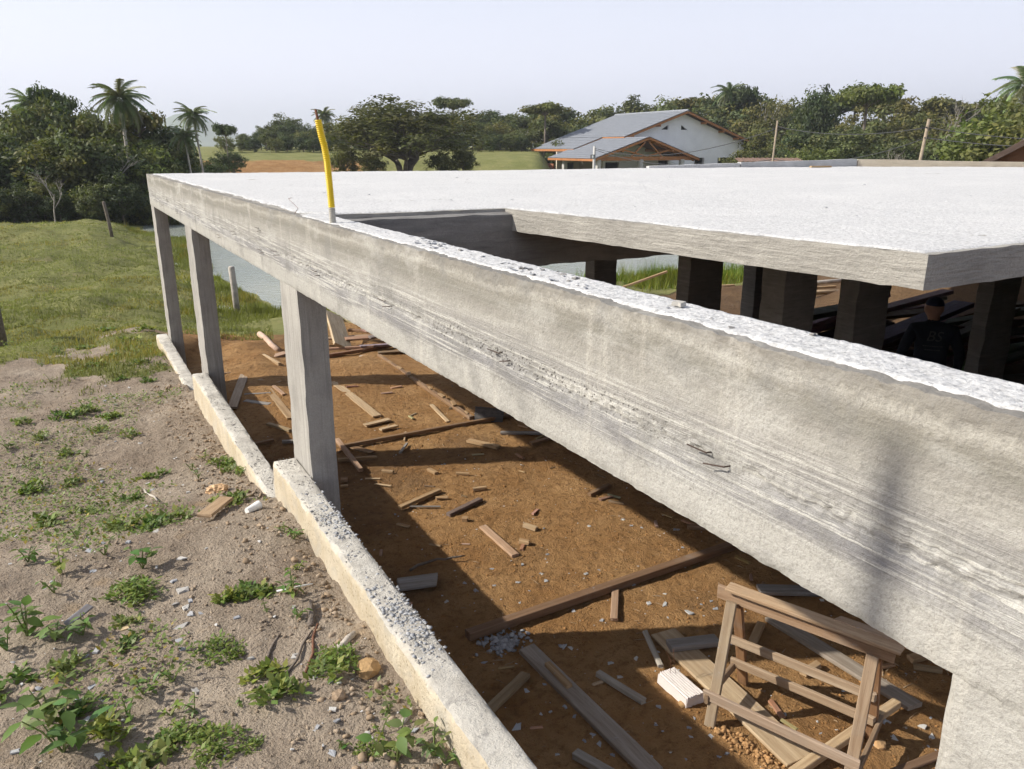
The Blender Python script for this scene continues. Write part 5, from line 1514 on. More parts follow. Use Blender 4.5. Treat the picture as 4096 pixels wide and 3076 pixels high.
# bare dead tree and pale branches
def bare(seed, h, lean=0):
    r = random.Random(seed); g = Geo()
    def grow(p, d, L, rad, lev):
        q = p + d * L; m_ = p.lerp(q, .5) + Vector((r.uniform(-1, 1), r.uniform(-1, 1), 0)) * L * .05
        g.tube([p, m_, q], [rad, rad * .85, rad * .65], 5, cap=False)
        if lev == 0: return
        for k in range(3 if lev > 1 else 2):
            a = r.uniform(0, 6.28); s_ = Vector((math.cos(a), math.sin(a), 0)) * r.uniform(.35, .8)
            grow(p.lerp(q, r.uniform(.55, 1)), (d + s_).normalized(), L * r.uniform(.5, .72), rad * .55, lev - 1)
    grow(Vector((0, 0, -.2)), Vector((lean, 0, 1)).normalized(), h * .45, h * .012, 4)
    return g


M_POLEGREY = plain('grey_bark', (.27, .245, .215), .95, .3, 6, .5, .03)


def bare_tree(u, vtop, D, seed, label, mat=M_POLEGREY, lean=0):
    x, y = bearing(deg_of(u), D); z = float(height(x, y, False)); h = top_of(vtop, D, u) - z
    t = empty('bare_tree', (x, y, z), 0, label, 'tree')
    bare(seed, h, lean).obj('branches', mat, t, True)


bare_tree(3752, 330, 84, 5, 'leafless tree standing above the wood near the right edge')
bare_tree(165, 590, 42.3, 8, 'pale bare branches showing in front of the wood at left', lean=.1)
bare_tree(420, 520, 46, 9, 'grey bare branches inside the wood below the tallest palm')
bare_tree(3600, 520, 78, 12, 'grey bare branches in front of the far wood left of the leaning pole')

# ------------------------------------------------------------------ palms
def frond_mesh(seed, droop=1.0):
    r = np.random.default_rng(seed); V = []; F = []
    n = 46
    def P(u): return np.array([u, 0, .55 * u - droop * .95 * u * u])
    for i in range(n):
        u0 = .12 + .88 * i / n; p = P(u0)
        for s in (-1, 1):
            L = .30 * (1 - .6 * abs(u0 - .45)) * r.uniform(.8, 1.1)
            a = p; b = p + np.array([.036, 0, 0]); tip = p + np.array([L * .45, s * L * .7, -L * (.35 + .5 * r.random())])
            k = len(V); V += [tuple(a), tuple(b), tuple(tip)]; F.append((k, k + 1, k + 2))
    for i in range(8):
        p, q = P(i / 8), P((i + 1) / 8); k = len(V)
        V += [tuple(p + [0, -.012, 0]), tuple(p + [0, .012, 0]), tuple(q + [0, .008, 0]), tuple(q + [0, -.008, 0])]; F.append((k, k + 1, k + 2, k + 3))
    me = py_mesh('frond', V, F); set_attr(me, 'tint', np.repeat(r.uniform(.8, 1.2), len(V))); me.materials.append(M_PALM)
    return me


FROND = [frond_mesh(40 + k, .75 + .22 * k) for k in range(3)]


def palm(u, vc, D, rad, label, tone=(1, 1, 1), lean=0, nf=38, base_u=None):
    """vc: image height of the crown centre, rad: frond length"""
    x, y = bearing(deg_of(base_u or u), D); z = float(height(x, y, False)); h = top_of(vc, D, u) - z
    off = (u - (base_u or u)) / 3100 * D
    t = empty('palm_tree', (x, y, z), 0, label, 'palm')
    top = Vector((0, 0, h)) + CR_ * off
    g = Geo().tube([(0, 0, -.2), Vector((0, 0, h * .4)) + CR_ * off * .3, Vector((0, 0, h * .8)) + CR_ * off * .75, top], [rad * .075, rad * .06, rad * .055, rad * .07], 8)
    g.obj('trunk', M_PALEBARK, t, True)
    r = random.Random(int(u))
    for k in range(nf):
        a = k * 2.4; el = 1.0 - 2.0 * (k / nf) ** .8
        obj('frond', FROND[k % 3], None, t, loc=top, rot=(r.uniform(-.2, .2), el + r.uniform(-.12, .12), a), scale=rad * r.uniform(.85, 1.1), color=tuple(v * r.uniform(.85, 1.15) for v in tone))


palm(502, 400, 50, 1.5, 'tallest palm with drooping fronds above the wood left of the pond')
palm(786, 466, 50, 1.0, 'taller slender palm of the pair right of the wood', lean=.1, base_u=808, nf=32)
palm(742, 548, 49, .9, 'shorter slender palm of the pair right of the wood', base_u=758, nf=32)
palm(150, 425, 57, 1.4, 'pale feathery palm behind the left wood', (1.25, 1.3, 1.2))
palm(2905, 372, 112, 2.0, 'palm rising above the wood behind the house')
palm(1303, 462, 112, 1.5, 'tiny far palm on the skyline behind the yellow conduit')
palm(4058, 345, 66, 2.0, 'pale grey-green palm at the right edge of the photo', (1.5, 1.5, 1.7), nf=26)
# distant hill
hx = np.linspace(-900, 900, 60); hd = np.linspace(-700, 700, 16)
HX, HD = np.meshgrid(hx, hd)
hz_ = 118 * np.exp(-(HX / 120) ** 2) + 70 * np.exp(-((HX - 170) / 130) ** 2) + 40 * np.exp(-((HX + 300) / 200) ** 2)
hz_ = (hz_ * np.exp(-(HD / 420) ** 2) + 6 * fbm(HX / 60, HD / 60, 3, 170) - 4) * .70; HX = HX * .67; HD = HD * .67
I = np.arange(HX.size).reshape(HX.shape)
F = np.stack([I[:-1, :-1], I[:-1, 1:], I[1:, 1:], I[1:, :-1]], -1).reshape(-1, 4)
hb = R(deg_of(722)); D_ = 2400
me = fast_mesh('hill', np.stack([HX, HD, hz_], -1).reshape(-1, 3), F, True)
kind(obj('hill', me, plain('wooded_hill', (.10, .14, .06), .95, .3, .02), loc=(math.sin(hb) * D_, math.cos(hb) * D_, 0), rot=(0, 0, -hb)), 'structure')

# ------------------------------------------------------------------ house behind the pond
hx0, hy0 = 61.3, 68.9
HZ = -.45
house = empty('house', (hx0, hy0, HZ), R(-4), 'white gabled house with grey tiled roof and an open timber porch, far behind the slab', 'house')
M_WALLW = plain('white_render', (.84, .84, .85), .9, .06, .8, .2, .01)
M_WALLB = plain('raw_beige_render', (.50, .44, .36), .9, .12, 1.2, .2, .01)
M_TIMB = plain('stained_timber', (.36, .155, .06), .65, .2, 3, .2, .01)
M_TIMD = plain('dark_timber', (.17, .075, .035), .7, .2, 3, .2, .01)
m = Mat('grey_roof_tiles')
c = m.mix(m.rng(m.noise(3, 4, .6, m.map((1, 1, 4))), .3, .7), (.205, .22, .245), (.265, .28, .31))
M_TILE = m.fin(c, .75, spec=.3)
M_DARK = plain('interior_shade', (.03, .028, .027), .95)  # near-black colour standing in for the shade inside the rooms
M_BRICK = plain('red_infill', (.30, .12, .07), .9)
M_CONC2 = plain('porch_concrete', (.46, .45, .43), .9, .12, 4)


def flat_wall(name, outline, holes, y, thick, mat, parent):
    """upright wall in the X-Z plane with openings, from a filled curve"""
    cu = bpy.data.curves.new(name, 'CURVE'); cu.dimensions = '2D'; cu.fill_mode = 'BOTH'; cu.extrude = thick / 2
    for pts in [outline] + holes:
        sp = cu.splines.new('POLY'); sp.points.add(len(pts) - 1); sp.use_cyclic_u = True
        for p_, (a, b) in zip(sp.points, pts): p_.co = (a, b, 0, 1)
    tmp = bpy.data.objects.new('tmp', cu); C.objects.link(tmp)
    dg = bpy.context.evaluated_depsgraph_get()
    me = bpy.data.meshes.new_from_object(tmp.evaluated_get(dg))
    bpy.data.objects.remove(tmp); bpy.data.curves.remove(cu)
    me.transform(Matrix.Translation((0, y, 0)) @ Matrix.Rotation(R(90), 4, 'X'))
    me.materials.clear()
    return obj(name, me, mat, parent)


def tiled(name, a, b, c, d, parent, courses=20, wave=.33, amp=.035):
    """roof plane from eave a-b up to ridge d-c, in overlapping courses with wavy tiles"""
    a, b, c, d = map(Vector, (a, b, c, d))
    nW = max(4, int((b - a).length / wave)) * 4
    nrm = (b - a).cross(d - a).normalized()
    if nrm.z < 0: nrm = -nrm
    V = []; F = []
    for i in range(courses):
        t0, t1 = i / courses, (i + 1.06) / courses
        for t, up in ((t0, .03), (min(t1, 1), .0)):
            for k in range(nW + 1):
                u = k / nW
                p = a.lerp(b, u).lerp(d.lerp(c, u), t)
                V.append(p + nrm * (up + amp * .5 * (1 + math.cos(k * math.pi / 2)) + .02))
        o = i * 2 * (nW + 1)
        for k in range(nW): F.append((o + k, o + k + 1, o + nW + 2 + k, o + nW + 1 + k))
    k0 = len(V)
    for p in (a, b, c, d): V.append(p)
    F.append((k0 + 3, k0 + 2, k0 + 1, k0))
    return obj(name, py_mesh(name, V, F), M_TILE, parent)


ZE, ZR, SL = 3.78, 7.58, .342                    # eave and ridge above the house ground
# main gable wall (faces the pond)
gable = [(-10.2, 0), (9.1, 0), (9.1, ZR - .25 - SL * 9.1), (0, ZR - .25), (-8.2, ZR - .25 - SL * 8.2), (-10.2, ZR - .25 - SL * 10.2)]
holes = [[(1.9, 1.45), (3.35, 1.45), (3.35, 2.62), (1.9, 2.62)], [(5.25, 1.68), (7.9, 1.68), (7.9, 2.62), (5.25, 2.62)],
         [(-2.83, 5.62), (-1.9, 5.62), (-1.9, 6.15)], [(-.16, 5.62), (.76, 5.62), (-.16, 6.15)],
         [(-3.0, .05), (-1.7, .05), (-1.7, 2.35), (-3.0, 2.35)], [(-9.9, .5), (-8.2, .5), (-8.2, 2.2), (-9.9, 2.2)]]
gw = flat_wall('gable_wall', gable, holes, .95, .2, M_WALLW, house)
for (x0, x1, z0, z1) in ((1.9, 3.35, 1.45, 2.62), (5.25, 7.9, 1.68, 2.62)):
    g = Geo()
    for bx_ in (((x0 + .05), (z0 + z1) / 2, .1, z1 - z0), ((x1 - .05), (z0 + z1) / 2, .1, z1 - z0), ((x0 + x1) / 2, z0 + .04, x1 - x0, .08)):
        g.box((bx_[0], .95, bx_[1]), (bx_[2], .26, bx_[3]))
    g.obj('window_frame', M_CONC2, house)
for yy in (1.4, 7, 14): Geo().box((8.95, yy, ZR / 2 - .3 - SL * 4.55), (.25, .3, ZR - .6 - SL * 9.1)).obj('side_pier', M_WALLW, house)
Geo().box((-3.6, 5.4, 1.9), (.2, 8.6, 3.8)).obj('inner_wall', M_WALLB, house)
Geo().box((-9.0, 1.6, 1.7), (1.9, .9, 3.2)).obj('room_shade_box', M_DARK, house)  # boxes behind the openings, coloured near-black in place of real shade
Geo().box((-2.35, 1.7, 1.25), (1.6, .9, 2.4)).obj('door_shade_box', M_DARK, house)
Geo().box((-2.37, 1.35, 5.86), (1.1, .3, .9)).obj('vent_shade_box', M_DARK, house)
Geo().box((.3, 1.35, 5.86), (1.1, .3, .9)).obj('vent_shade_box', M_DARK, house)
Geo().box((-10.3, 5.3, 1.85), (.2, 8.4, 3.6)).obj('side_wall', M_WALLB, house)
flat_wall('front_wall', [(-13.3, 0), (-10.4, 0), (-10.4, 3.3), (-13.3, 3.3)], [[(-12.4, .3), (-11.1, .3), (-11.1, 2.1), (-12.4, 2.1)]], 5.6, .2, M_WALLB, house)
Geo().box((-11.75, 6.2, 1.2), (1.5, .9, 2.0)).obj('room_shade_box', M_DARK, house)
Geo().box((-13.35, 7.4, 1.0), (.15, 2.6, 2.0)).obj('brick_infill', M_BRICK, house)
Geo().box((-.5, 8, .03), (20, 14, .06)).obj('floor', M_CONC2, house)
# main roof
tiled('roof', (11.2, 0, ZE), (11.2, 14.6, ZE), (0, 14.6, ZR), (0, 0, ZR), house)
tiled('roof', (-8.1, 0, ZR - SL * 8.1), (-8.1, 14.6, ZR - SL * 8.1), (0, 14.6, ZR), (0, 0, ZR), house, 14)
tiled('roof', (-11.8, 4.4, ZR - SL * 11.8), (-11.8, 14.6, ZR - SL * 11.8), (-8.1, 14.6, ZR - SL * 8.1 - .02), (-8.1, 4.4, ZR - SL * 8.1 - .02), house, 7)
Geo().tube([(0, -.05, ZR + .06), (0, 14.65, ZR + .06)], .13, 8).obj('ridge', M_TILE, house)
# rafters, barge boards and eave boards
def hbar(name, p, q, w, h, mat=M_TIMB): return Geo().bar(p, q, w, h).obj(name, mat, house)
hbar('barge_board', (0, .02, ZR - .12), (11.2, .02, ZE - .12), .1, .22)
hbar('barge_board', (0, .02, ZR - .12), (-8.1, .02, ZR - SL * 8.1 - .12), .1, .22)
hbar('barge_board', (-8.1, 4.42, ZR - SL * 8.1 - .12), (-11.8, 4.42, ZR - SL * 11.8 - .12), .1, .22)
hbar('eave_board', (-11.8, 4.4, ZR - SL * 11.8 - .1), (-11.8, 14.6, ZR - SL * 11.8 - .1), .1, .24)
hbar('eave_board', (-8.15, 0, ZR - SL * 8.1 - .1), (-8.15, 4.4, ZR - SL * 8.1 - .1), .1, .24)
hbar('eave_board', (11.2, 0, ZE - .1), (11.2, 14.6, ZE - .1), .1, .24)
for xx in (2.6, 5.2, 7.4, 9.6, -3.6, -7.0):
    zz = ZR - SL * abs(xx) - .34
    hbar('purlin_end', (xx, .0, zz), (xx, 1.0, zz), .18, .22)
hbar('soffit', (0, .48, ZR - .10), (11.2, .48, ZE - .10), .86, .04, M_TIMD)
hbar('soffit', (0, .48, ZR - .10), (-8.1, .48, ZR - SL * 8.1 - .10), .86, .04, M_TIMD)
# porch
PX_, PY_, PZR, PZE, PHW = -7.9, -4.2, 4.75, 2.63, 6.5
tiled('porch_roof', (PX_ + PHW, PY_, PZE), (PX_ + PHW, .9, PZE), (PX_, .9, PZR), (PX_, PY_, PZR), house, 12)
tiled('porch_roof', (PX_ - PHW, PY_, PZE), (PX_ - PHW, 5.5, PZE), (PX_, 5.5, PZR), (PX_, PY_, PZR), house, 12)
for s in (-1, 1):
    hbar('barge_board', (PX_, PY_ + .02, PZR - .12), (PX_ + s * PHW, PY_ + .02, PZE - .12), .1, .22)
    hbar('rafter', (PX_, PY_ + .8, PZR - .2), (PX_ + s * (PHW - .1), PY_ + .8, PZE - .2), .14, .2)
    hbar('eave_board', (PX_ + s * PHW, PY_, PZE - .1), (PX_ + s * PHW, .9 if s > 0 else 5.5, PZE - .1), .1, .22)
    hbar('soffit', (PX_, PY_ + 2.5, PZR - .08), (PX_ + s * PHW, PY_ + 2.5, PZE - .08), 4.8, .03, M_TIMD)
    hbar('purlin', (PX_ + s * 3.1, PY_, PZR - .326 * 3.1 - .3), (PX_ + s * 3.1, .8, PZR - .326 * 3.1 - .3), .2, .3)
hbar('tie_beam', (PX_ - PHW + .5, PY_ + .35, PZE + .02), (PX_ + PHW - .9, PY_ + .35, PZE + .02), .18, .38)
hbar('king_post', (PX_, PY_ + .35, PZE + .1), (PX_, PY_ + .35, PZR - .2), .34, .2)
for s in (-1, 1):
    hbar('strut', (PX_ + s * .3, PY_ + .35, PZE + .3), (PX_ + s * 3.0, PY_ + .35, PZR - .326 * 3.0 - .25), .12, .14)
    hbar('strut', (PX_ + s * .25, PY_ + .35, PZR - .5), (PX_ + s * 1.9, PY_ + .35, PZE + .2), .12, .14)
    hbar('queen_post', (PX_ + s * 3.05, PY_ + .35, PZE + .1), (PX_ + s * 3.05, PY_ + .35, PZR - .326 * 3.05 - .25), .3, .18)
for xx, yy in ((-13.7, -3.85), (-8.6, -3.85), (-3.4, -3.85), (-13.7, 3.0)):
    Geo().box((xx, yy, 1.25), (.42, .42, 2.6)).obj('porch_column', M_CONC2, house)

# ------------------------------------------------------------------ poles, wires, shed, hut
M_POLE = plain('weathered_pole', (.29, .235, .175), .9, .25, 5, .5, .01)
M_WIRE = plain('cable', (.05, .05, .055), .6)
M_STEEL = plain('grey_metal', (.35, .36, .38), .5, .1, 8, .1, .002, .5)


def at_(u, D): return bearing(deg_of(u), D)


def pole(u, D, vtop, du, r0, label, name='utility_pole'):
    x, y = at_(u, D); z = float(height(x, y, False)); h = top_of(vtop, D, u) - z
    t = empty(name, (x, y, z), 0, label, 'pole')
    Geo().tube([(0, 0, -.3), CR_ * du * .5 + Vector((0, 0, h * .5)), CR_ * du + Vector((0, 0, h))], [r0, r0 * .9, r0 * .82], 10).obj('pole', M_POLE, t, True)
    return t, Vector((x, y, z)) + CR_ * du + Vector((0, 0, h))


t1, top1 = pole(3091, 46, 482, .16, .06, 'thin upright wooden pole behind the slab right of the house')
t2, top2 = pole(3668, 40, 476, .40, .085, 'leaning wooden pole behind the slab near the right edge')
for zz in (-.35, -.78):
    Geo().tube([(Vector((0, 0, 0)) + CR_ * .4 + Vector((-.13, 0, top2.z + zz - t2.location.z))), (CR_ * .4 + Vector((.13, 0, top2.z + zz - t2.location.z)))], .03, 6).obj('insulator', M_WIRE, t2)
x, y = at_(2379, 62); z = float(height(x, y, False)); h = top_of(585, 62, 2379) - z
t3 = empty('lamp_post', (x, y, z), 0, 'short grey post with a floodlight in front of the house porch', 'lamp post')
Geo().tube([(0, 0, -.3), (0, 0, h)], [.13, .10], 8).obj('post', M_CONC2, t3, True)
Geo().box((-.22, -.1, h - .75), (.3, .2, .28), .3).obj('floodlight', M_WIRE, t3)
Geo().box((-.26, -.22, h - .76), (.22, .03, .2), .3).obj('lamp_glass', plain('lamp_glass', (.75, .78, .8), .15), t3)
Geo().bar((-.12, -.05, h - .72), (.02, 0, h - .66), .05, .05).obj('bracket', M_STEEL, t3)
lampt = Vector((x, y, z + h - .15))


def wire(p, q, sag, label, r0=.012):
    P = [p.lerp(q, k / 14) - Vector((0, 0, sag * 4 * (k / 14) * (1 - k / 14))) for k in range(15)]
    o = Geo().tube(P, r0, 5).obj('overhead_wire', M_WIRE, None, True); tag(o, label, 'wire')


pr = Vector((*at_(4350, 36), 0))
wire(top2 + Vector((0, 0, -.35)), Vector((pr.x, pr.y, top_of(565, 36, 4350))), .12, 'upper wire running right from the leaning pole', .018)
wire(top2 + Vector((0, 0, -.78)), Vector((pr.x, pr.y, top_of(590, 36, 4350))), .12, 'lower wire running right from the leaning pole', .018)
wire(top1 + Vector((0, 0, -.3)), top2 + Vector((0, 0, -.35)), .35, 'upper wire between the thin pole and the leaning pole', .018)
wire(top1 + Vector((0, 0, -2.0)), top2 + Vector((0, 0, -.78)), .5, 'lower wire between the thin pole and the leaning pole', .018)
wire(lampt, top1 + Vector((0, 0, -.4)), .9, 'sagging upper wire from the lamp post across the house front', .022)
wire(lampt + Vector((0, 0, -.1)), top1 + Vector((0, 0, -2.0)), .7, 'sagging lower wire from the lamp post across the house front', .022)

# low shed behind the parapet
M_RUSTY = plain('rusty_sheet', (.20, .125, .09), .75, .35, 2.5, .4, .02)
x, y = at_(3085, 64); z = float(height(x, y, False))
sh = empty('shed', (x, y, z), R(-38), 'low shed with a dark rusty roof behind the grey parapet', 'shed')
hs_ = top_of(634, 64, 3085) - z
Geo().box((0, 0, hs_ * .45), (3.9, 2.2, hs_ * .9)).obj('wall', plain('shed_boards', (.27, .18, .13), .9, .3, 2), sh)
g = Geo()
for k in range(26): g.bar((-2.3 + k * .18, -1.5, hs_ - .22 + .03 * (k % 2)), (-2.3 + k * .18, 1.4, hs_ + .03 * (k % 2)), .17, .03)
g.obj('roof', M_RUSTY, sh)
Geo().box((-1.9, -1.3, hs_ - .32), (.9, .5, .16)).obj('tarp', plain('blue_tarp', (.25, .32, .42), .5), sh)

M_HUT = plain('dark_old_tiles', (.085, .058, .048), .85, .3, 3, .4, .02)
# steep hut roof at the right edge
x, y = at_(4205, 30); z = float(height(x, y, False))
hut = empty('hut', (x, y, z), R(-60), 'dark timber hut with a steep tiled roof at the right edge', 'hut')
ap = top_of(500, 30, 4180) - z; ev = top_of(655, 30, 4180) - z
for s in (-1, 1):
    g = Geo()
    for k in range(8):
        g.bar((s * (.05 + 1.62 * k / 8), 0, ap - (ap - ev) * k / 8 + .02), (s * (.05 + 1.62 * (k + 1.1) / 8), 0, ap - (ap - ev) * (k + 1.1) / 8), 3.0, .05, (0, 0, 1))
    g.obj('roof', M_HUT, hut)
    Geo().bar((0, -1.52, ap - .05), (s * 1.75, -1.52, ev - .02), .08, .16).obj('barge_board', M_HUT, hut)
Geo().add([(-1.5, -1.2, ev - 1.5), (1.5, -1.2, ev - 1.5), (1.5, -1.2, ev), (0, -1.2, ap - .1), (-1.5, -1.2, ev), (-1.5, 1.2, ev - 1.5), (1.5, 1.2, ev - 1.5), (1.5, 1.2, ev), (0, 1.2, ap - .1), (-1.5, 1.2, ev)],
          [(0, 1, 2, 3, 4), (9, 8, 7, 6, 5), (0, 5, 6, 1), (1, 6, 7, 2), (4, 9, 5, 0)]).obj('wall', M_TIMD, hut)
g = Geo()
for k in range(14): g.box((-1.6 + k * .25, -1.55, ev - .08), (.2, .2, .1))
g.obj('tile_row', plain('clay_tile', (.22, .13, .10), .85), hut)

# ------------------------------------------------------------------ stacked timber under the slab
PILE = []
rp_ = random.Random(9)
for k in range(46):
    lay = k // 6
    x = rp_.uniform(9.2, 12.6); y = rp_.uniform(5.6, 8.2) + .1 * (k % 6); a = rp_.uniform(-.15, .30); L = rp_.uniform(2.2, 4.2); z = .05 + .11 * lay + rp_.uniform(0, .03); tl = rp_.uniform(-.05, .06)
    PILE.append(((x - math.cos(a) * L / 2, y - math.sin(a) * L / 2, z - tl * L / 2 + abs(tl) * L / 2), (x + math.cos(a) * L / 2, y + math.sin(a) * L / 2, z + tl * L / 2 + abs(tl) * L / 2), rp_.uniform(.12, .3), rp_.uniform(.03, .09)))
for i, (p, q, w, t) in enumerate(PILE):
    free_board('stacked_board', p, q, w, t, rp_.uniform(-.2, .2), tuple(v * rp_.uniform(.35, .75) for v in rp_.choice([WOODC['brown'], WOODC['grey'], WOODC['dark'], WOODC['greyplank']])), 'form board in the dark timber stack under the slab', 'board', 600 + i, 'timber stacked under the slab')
for i in range(9):
    z = .12 + .095 * i; y = 3.0 + rp_.uniform(-.25, .25); a = rp_.uniform(-.06, .10); L = rp_.uniform(2.2, 3.2)
    free_board('stacked_board', (5.7 - .2 * rp_.random(), y, z), (5.7 + L * math.cos(a), y + L * math.sin(a), z + rp_.uniform(-.02, .05)), rp_.uniform(.16, .3), .05, 0, tuple(v * rp_.uniform(.6, 1.0) for v in rp_.choice([WOODC['brown'], WOODC['greyplank']])), 'wide form board in the near timber stack right of the inner columns', 'board', 640 + i, 'near timber stack under the slab')
for i in range(10):
    x = rp_.uniform(13, 18.5); y = rp_.uniform(8.6, 12.5); a = rp_.uniform(-.3, .2); L = rp_.uniform(1.6, 3.2)
    g = Geo().tube([(-L / 2, 0, 0), (0, .02, .01), (L / 2, 0, 0)], [.06, .055, .05], 7)
    o = g.obj('pole_log', M_PALEBARK if i % 2 else M_WOOD, None, True, loc=(x, y, .08 + .1 * (i % 3)), rot=(0, rp_.uniform(-.05, .05), a), color=(.5, .38, .25))
    tag(o, 'peeled pole lying in the sunlit strip beyond the slab', 'pole', 'poles beyond the slab')
for i, (p, q) in enumerate([((11.4, 15.0, -.05), (12.4, 14.3, .42)), ((12.8, 13.9, .05), (13.9, 13.6, .06)), ((14.6, 12.6, .05), (15.8, 12.2, .08))]):
    free_board('wooden_batten', p, q, .09, .05, 0, WOODC['tan'], ['tan batten leaning up out of the bank grass behind the inner columns', 'tan board lying at the foot of the bank grass', 'pale board lying beyond the inner columns near the bank'][i], 'batten', 660 + i)

# ------------------------------------------------------------------ worker seen from behind
def person(loc, rz):
    V = []; E = []; rad = []
    def v(p, r, par=None):
        V.append(p); rad.append(r)
        if par is not None: E.append((par, len(V) - 1))
        return len(V) - 1
    pel = v((0, 0, .95), (.155, .115)); w_ = v((0, .03, 1.10), (.15, .105), pel); ch = v((0, .05, 1.27), (.165, .115), w_); up = v((0, .07, 1.40), (.14, .10), ch)
    nk = v((-.005, .09, 1.49), (.055, .055), up); nk2 = v((-.015, .105, 1.545), (.052, .052), nk)
    hd = v((-.02, .125, 1.61), (.075, .088), nk2); h2 = v((-.02, .12, 1.69), (.074, .088), hd); v((-.02, .11, 1.745), (.045, .055), h2)
    v((-.055, .215, 1.60), (.014, .014), hd)                                        # nose, head turned to the left
    v((-.02, .195, 1.555), (.035, .03), hd)                                         # jaw
    v((.063, .10, 1.615), (.018, .022), hd); v((-.10, .13, 1.615), (.018, .022), hd)
    for s in (-1, 1):
        sh = v((s * .165, .065, 1.405), (.068, .068), up); el = v((s * .245, .03, 1.16), (.050, .050), sh); wr = v((s * .255, .10, .93), (.033, .036), el)
        pm = v((s * .255, .13, .86), (.022, .036), wr); pm2 = v((s * .255, .145, .81), (.018, .038), pm)
        for k in range(4):
            o_ = (k - 1.5) * .019; L = (.058, .07, .066, .05)[k]
            f1 = v((s * .252, .145 + o_, .775), (.0085, .0085), pm2); f2 = v((s * .240, .15 + o_, .775 - L * .6), (.008, .008), f1); v((s * .222, .15 + o_, .775 - L), (.007, .007), f2)
        t1_ = v((s * .235, .165, .855), (.011, .011), pm); t2_ = v((s * .222, .185, .82), (.0095, .0095), t1_); v((s * .215, .188, .79), (.008, .008), t2_)
        hp = v((s * .085, 0, .90), (.095, .10), pel); kn = v((s * .10, .05, .50), (.062, .066), hp); an = v((s * .105, -.01, .10), (.044, .048), kn); he = v((s * .105, .0, .05), (.045, .045), an); v((s * .115, .15, .04), (.042, .032), he)
    me = bpy.data.meshes.new('body'); me.from_pydata(V, E, [])
    o = bpy.data.objects.new('body', me); C.objects.link(o)
    sk = o.modifiers.new('skin', 'SKIN'); sk.use_smooth_shade = True
    ss = o.modifiers.new('sub', 'SUBSURF'); ss.levels = 2; ss.render_levels = 2
    lay = me.skin_vertices[0] if me.skin_vertices else None
    if lay is None:
        bm = bmesh.new(); bm.from_mesh(me); bm.verts.layers.skin.verify(); bm.to_mesh(me); bm.free(); lay = me.skin_vertices[0]
    for d_, r_ in zip(lay.data, rad): d_.radius = r_
    lay.data[0].use_root = True
    dg = bpy.context.evaluated_depsgraph_get()
    nm = bpy.data.meshes.new_from_object(o.evaluated_get(dg))
    bpy.data.objects.remove(o)
    mats = [plain('dark_sweatshirt', (.018, .022, .032), .95, .2, 40), plain('brown_trousers', (.055, .042, .036), .95, .2, 40), plain('skin', (.36, .20, .14), .6, .08, 30), plain('boots', (.03, .026, .022), .7, .2, 30)]
    nm.materials.clear()
    for q in mats: nm.materials.append(q)
    for p in nm.polygons:
        c_ = p.center
        hand = abs(c_.x) > .19 and c_.z < .925
        p.material_index = 2 if (c_.z > 1.505 or hand) else (3 if c_.z < .12 else (1 if c_.z < .93 and abs(c_.x) < .2 else 0))
        p.use_smooth = True
    nm.transform(Matrix.Diagonal((1.14, 1.08, 1, 1)))
    t = empty('person', loc, rz, 'person in a dark sweatshirt and cap walking away under the slab', 'person')
    obj('body', nm, None, t)
    # cap
    bm = bmesh.new(); bmesh.ops.create_uvsphere(bm, u_segments=18, v_segments=10, radius=1)
    bmesh.ops.delete(bm, geom=[q for q in bm.verts if q.co.z < -.05], context='VERTS')
    for q in bm.verts: q.co = Vector((q.co.x * .093 - .02, q.co.y * .108 + .117, q.co.z * .085 + 1.665))
    cm_ = bpy.data.meshes.new('cap'); bm.to_mesh(cm_); bm.free()
    cap = obj('cap', cm_, plain('navy_cap', (.02, .025, .05), .9), t)
    Geo().add([(-.09, .18, 1.668), (.04, .20, 1.668), (.0, .285, 1.645), (-.06, .295, 1.642), (-.10, .26, 1.645), (-.09, .18, 1.660), (.04, .20, 1.660), (.0, .285, 1.637), (-.06, .295, 1.634), (-.10, .26, 1.637)],
              [(0, 1, 2, 3, 4), (9, 8, 7, 6, 5), (0, 5, 6, 1), (1, 6, 7, 2), (2, 7, 8, 3), (3, 8, 9, 4), (4, 9, 5, 0)]).obj('brim', plain('cap_brim', (.02, .022, .04), .9), cap)
    # faint print on the back
    bvh = BVHTree.FromPolygons([q.co.copy() for q in nm.vertices], [tuple(p.vertices) for p in nm.polygons])
    ink = plain('faded_print', (.075, .08, .085), .9)
    for txt, size, zc in (('BS', .15, 1.30),):
        cu = bpy.data.curves.new('print', 'FONT'); cu.body = txt; cu.size = size; cu.align_x = 'CENTER'; cu.shear = .25; cu.resolution_u = 4
        tmp = bpy.data.objects.new('tmp', cu); C.objects.link(tmp)
        dg = bpy.context.evaluated_depsgraph_get(); pm_ = bpy.data.meshes.new_from_object(tmp.evaluated_get(dg)); bpy.data.objects.remove(tmp)
        for q in pm_.vertices:
            xx, zz = q.co.x, zc + q.co.y
            hit = bvh.ray_cast(Vector((xx, -1, zz)), Vector((0, 1, 0)))
            q.co = Vector((xx, (hit[0].y if hit[0] else -.1) - .003, zz))
        pm_.materials.clear(); obj('back_print', pm_, ink, t)
    g = Geo()
    for j, (zc, n_) in enumerate(((1.245, 9), (1.205, 7))):
        for k in range(n_):
            xx = (k - (n_ - 1) / 2) * .022
            hit = bvh.ray_cast(Vector((xx, -1, zc)), Vector((0, 1, 0)))
            yy = (hit[0].y if hit[0] else -.1) - .003
            g.add([(xx - .008, yy, zc - .006), (xx + .008, yy, zc - .006), (xx + .009, yy, zc + .006), (xx - .006, yy, zc + .006)], [(0, 1, 2, 3)])
    g.obj('back_print', ink, t)


person((7.95, 4.83, 0), R(-52))

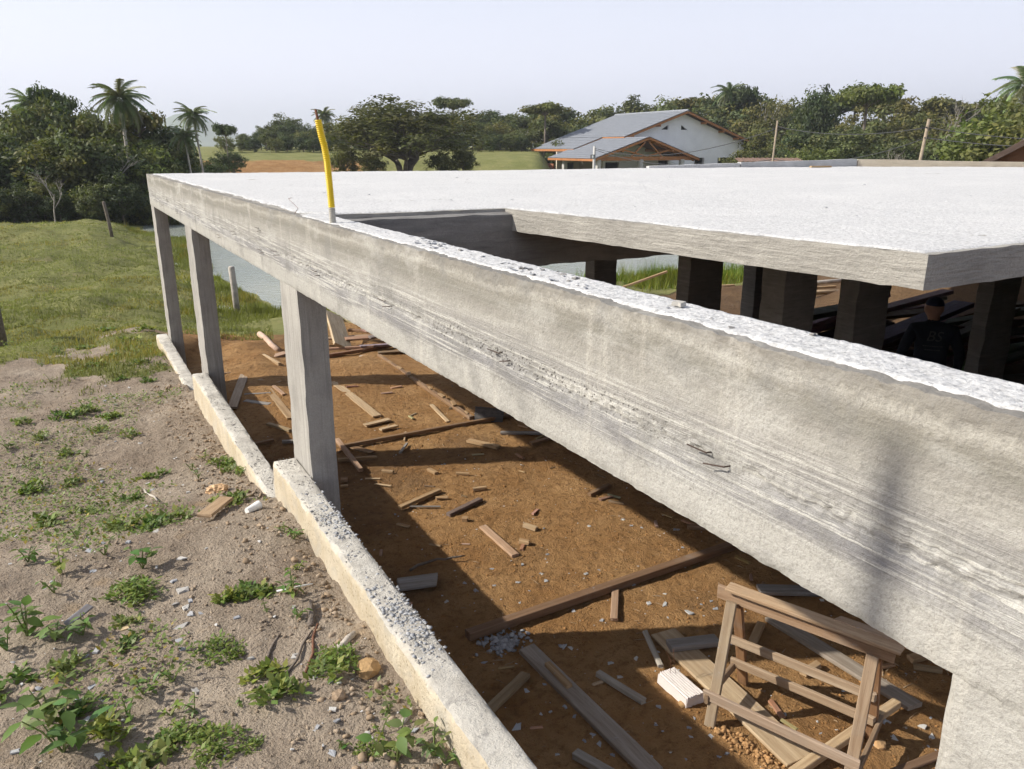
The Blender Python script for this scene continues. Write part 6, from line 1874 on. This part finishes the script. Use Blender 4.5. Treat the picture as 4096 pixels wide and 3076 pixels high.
# ------------------------------------------------------------------ hazy air
m = bpy.data.materials.new('hazy_air'); m.use_nodes = True
nt = m.node_tree; nt.nodes.remove(nt.nodes['Principled BSDF'])
pv = nt.nodes.new('ShaderNodeVolumePrincipled')
pv.inputs['Color'].default_value = (.88, .93, 1, 1); pv.inputs['Density'].default_value = .00042; pv.inputs['Anisotropy'].default_value = .2
nt.links.new(pv.outputs[0], nt.nodes['Material Output'].inputs['Volume'])
kind(Geo().box((0, 0, 89), (9400, 9400, 182)).obj('haze', m), 'stuff')
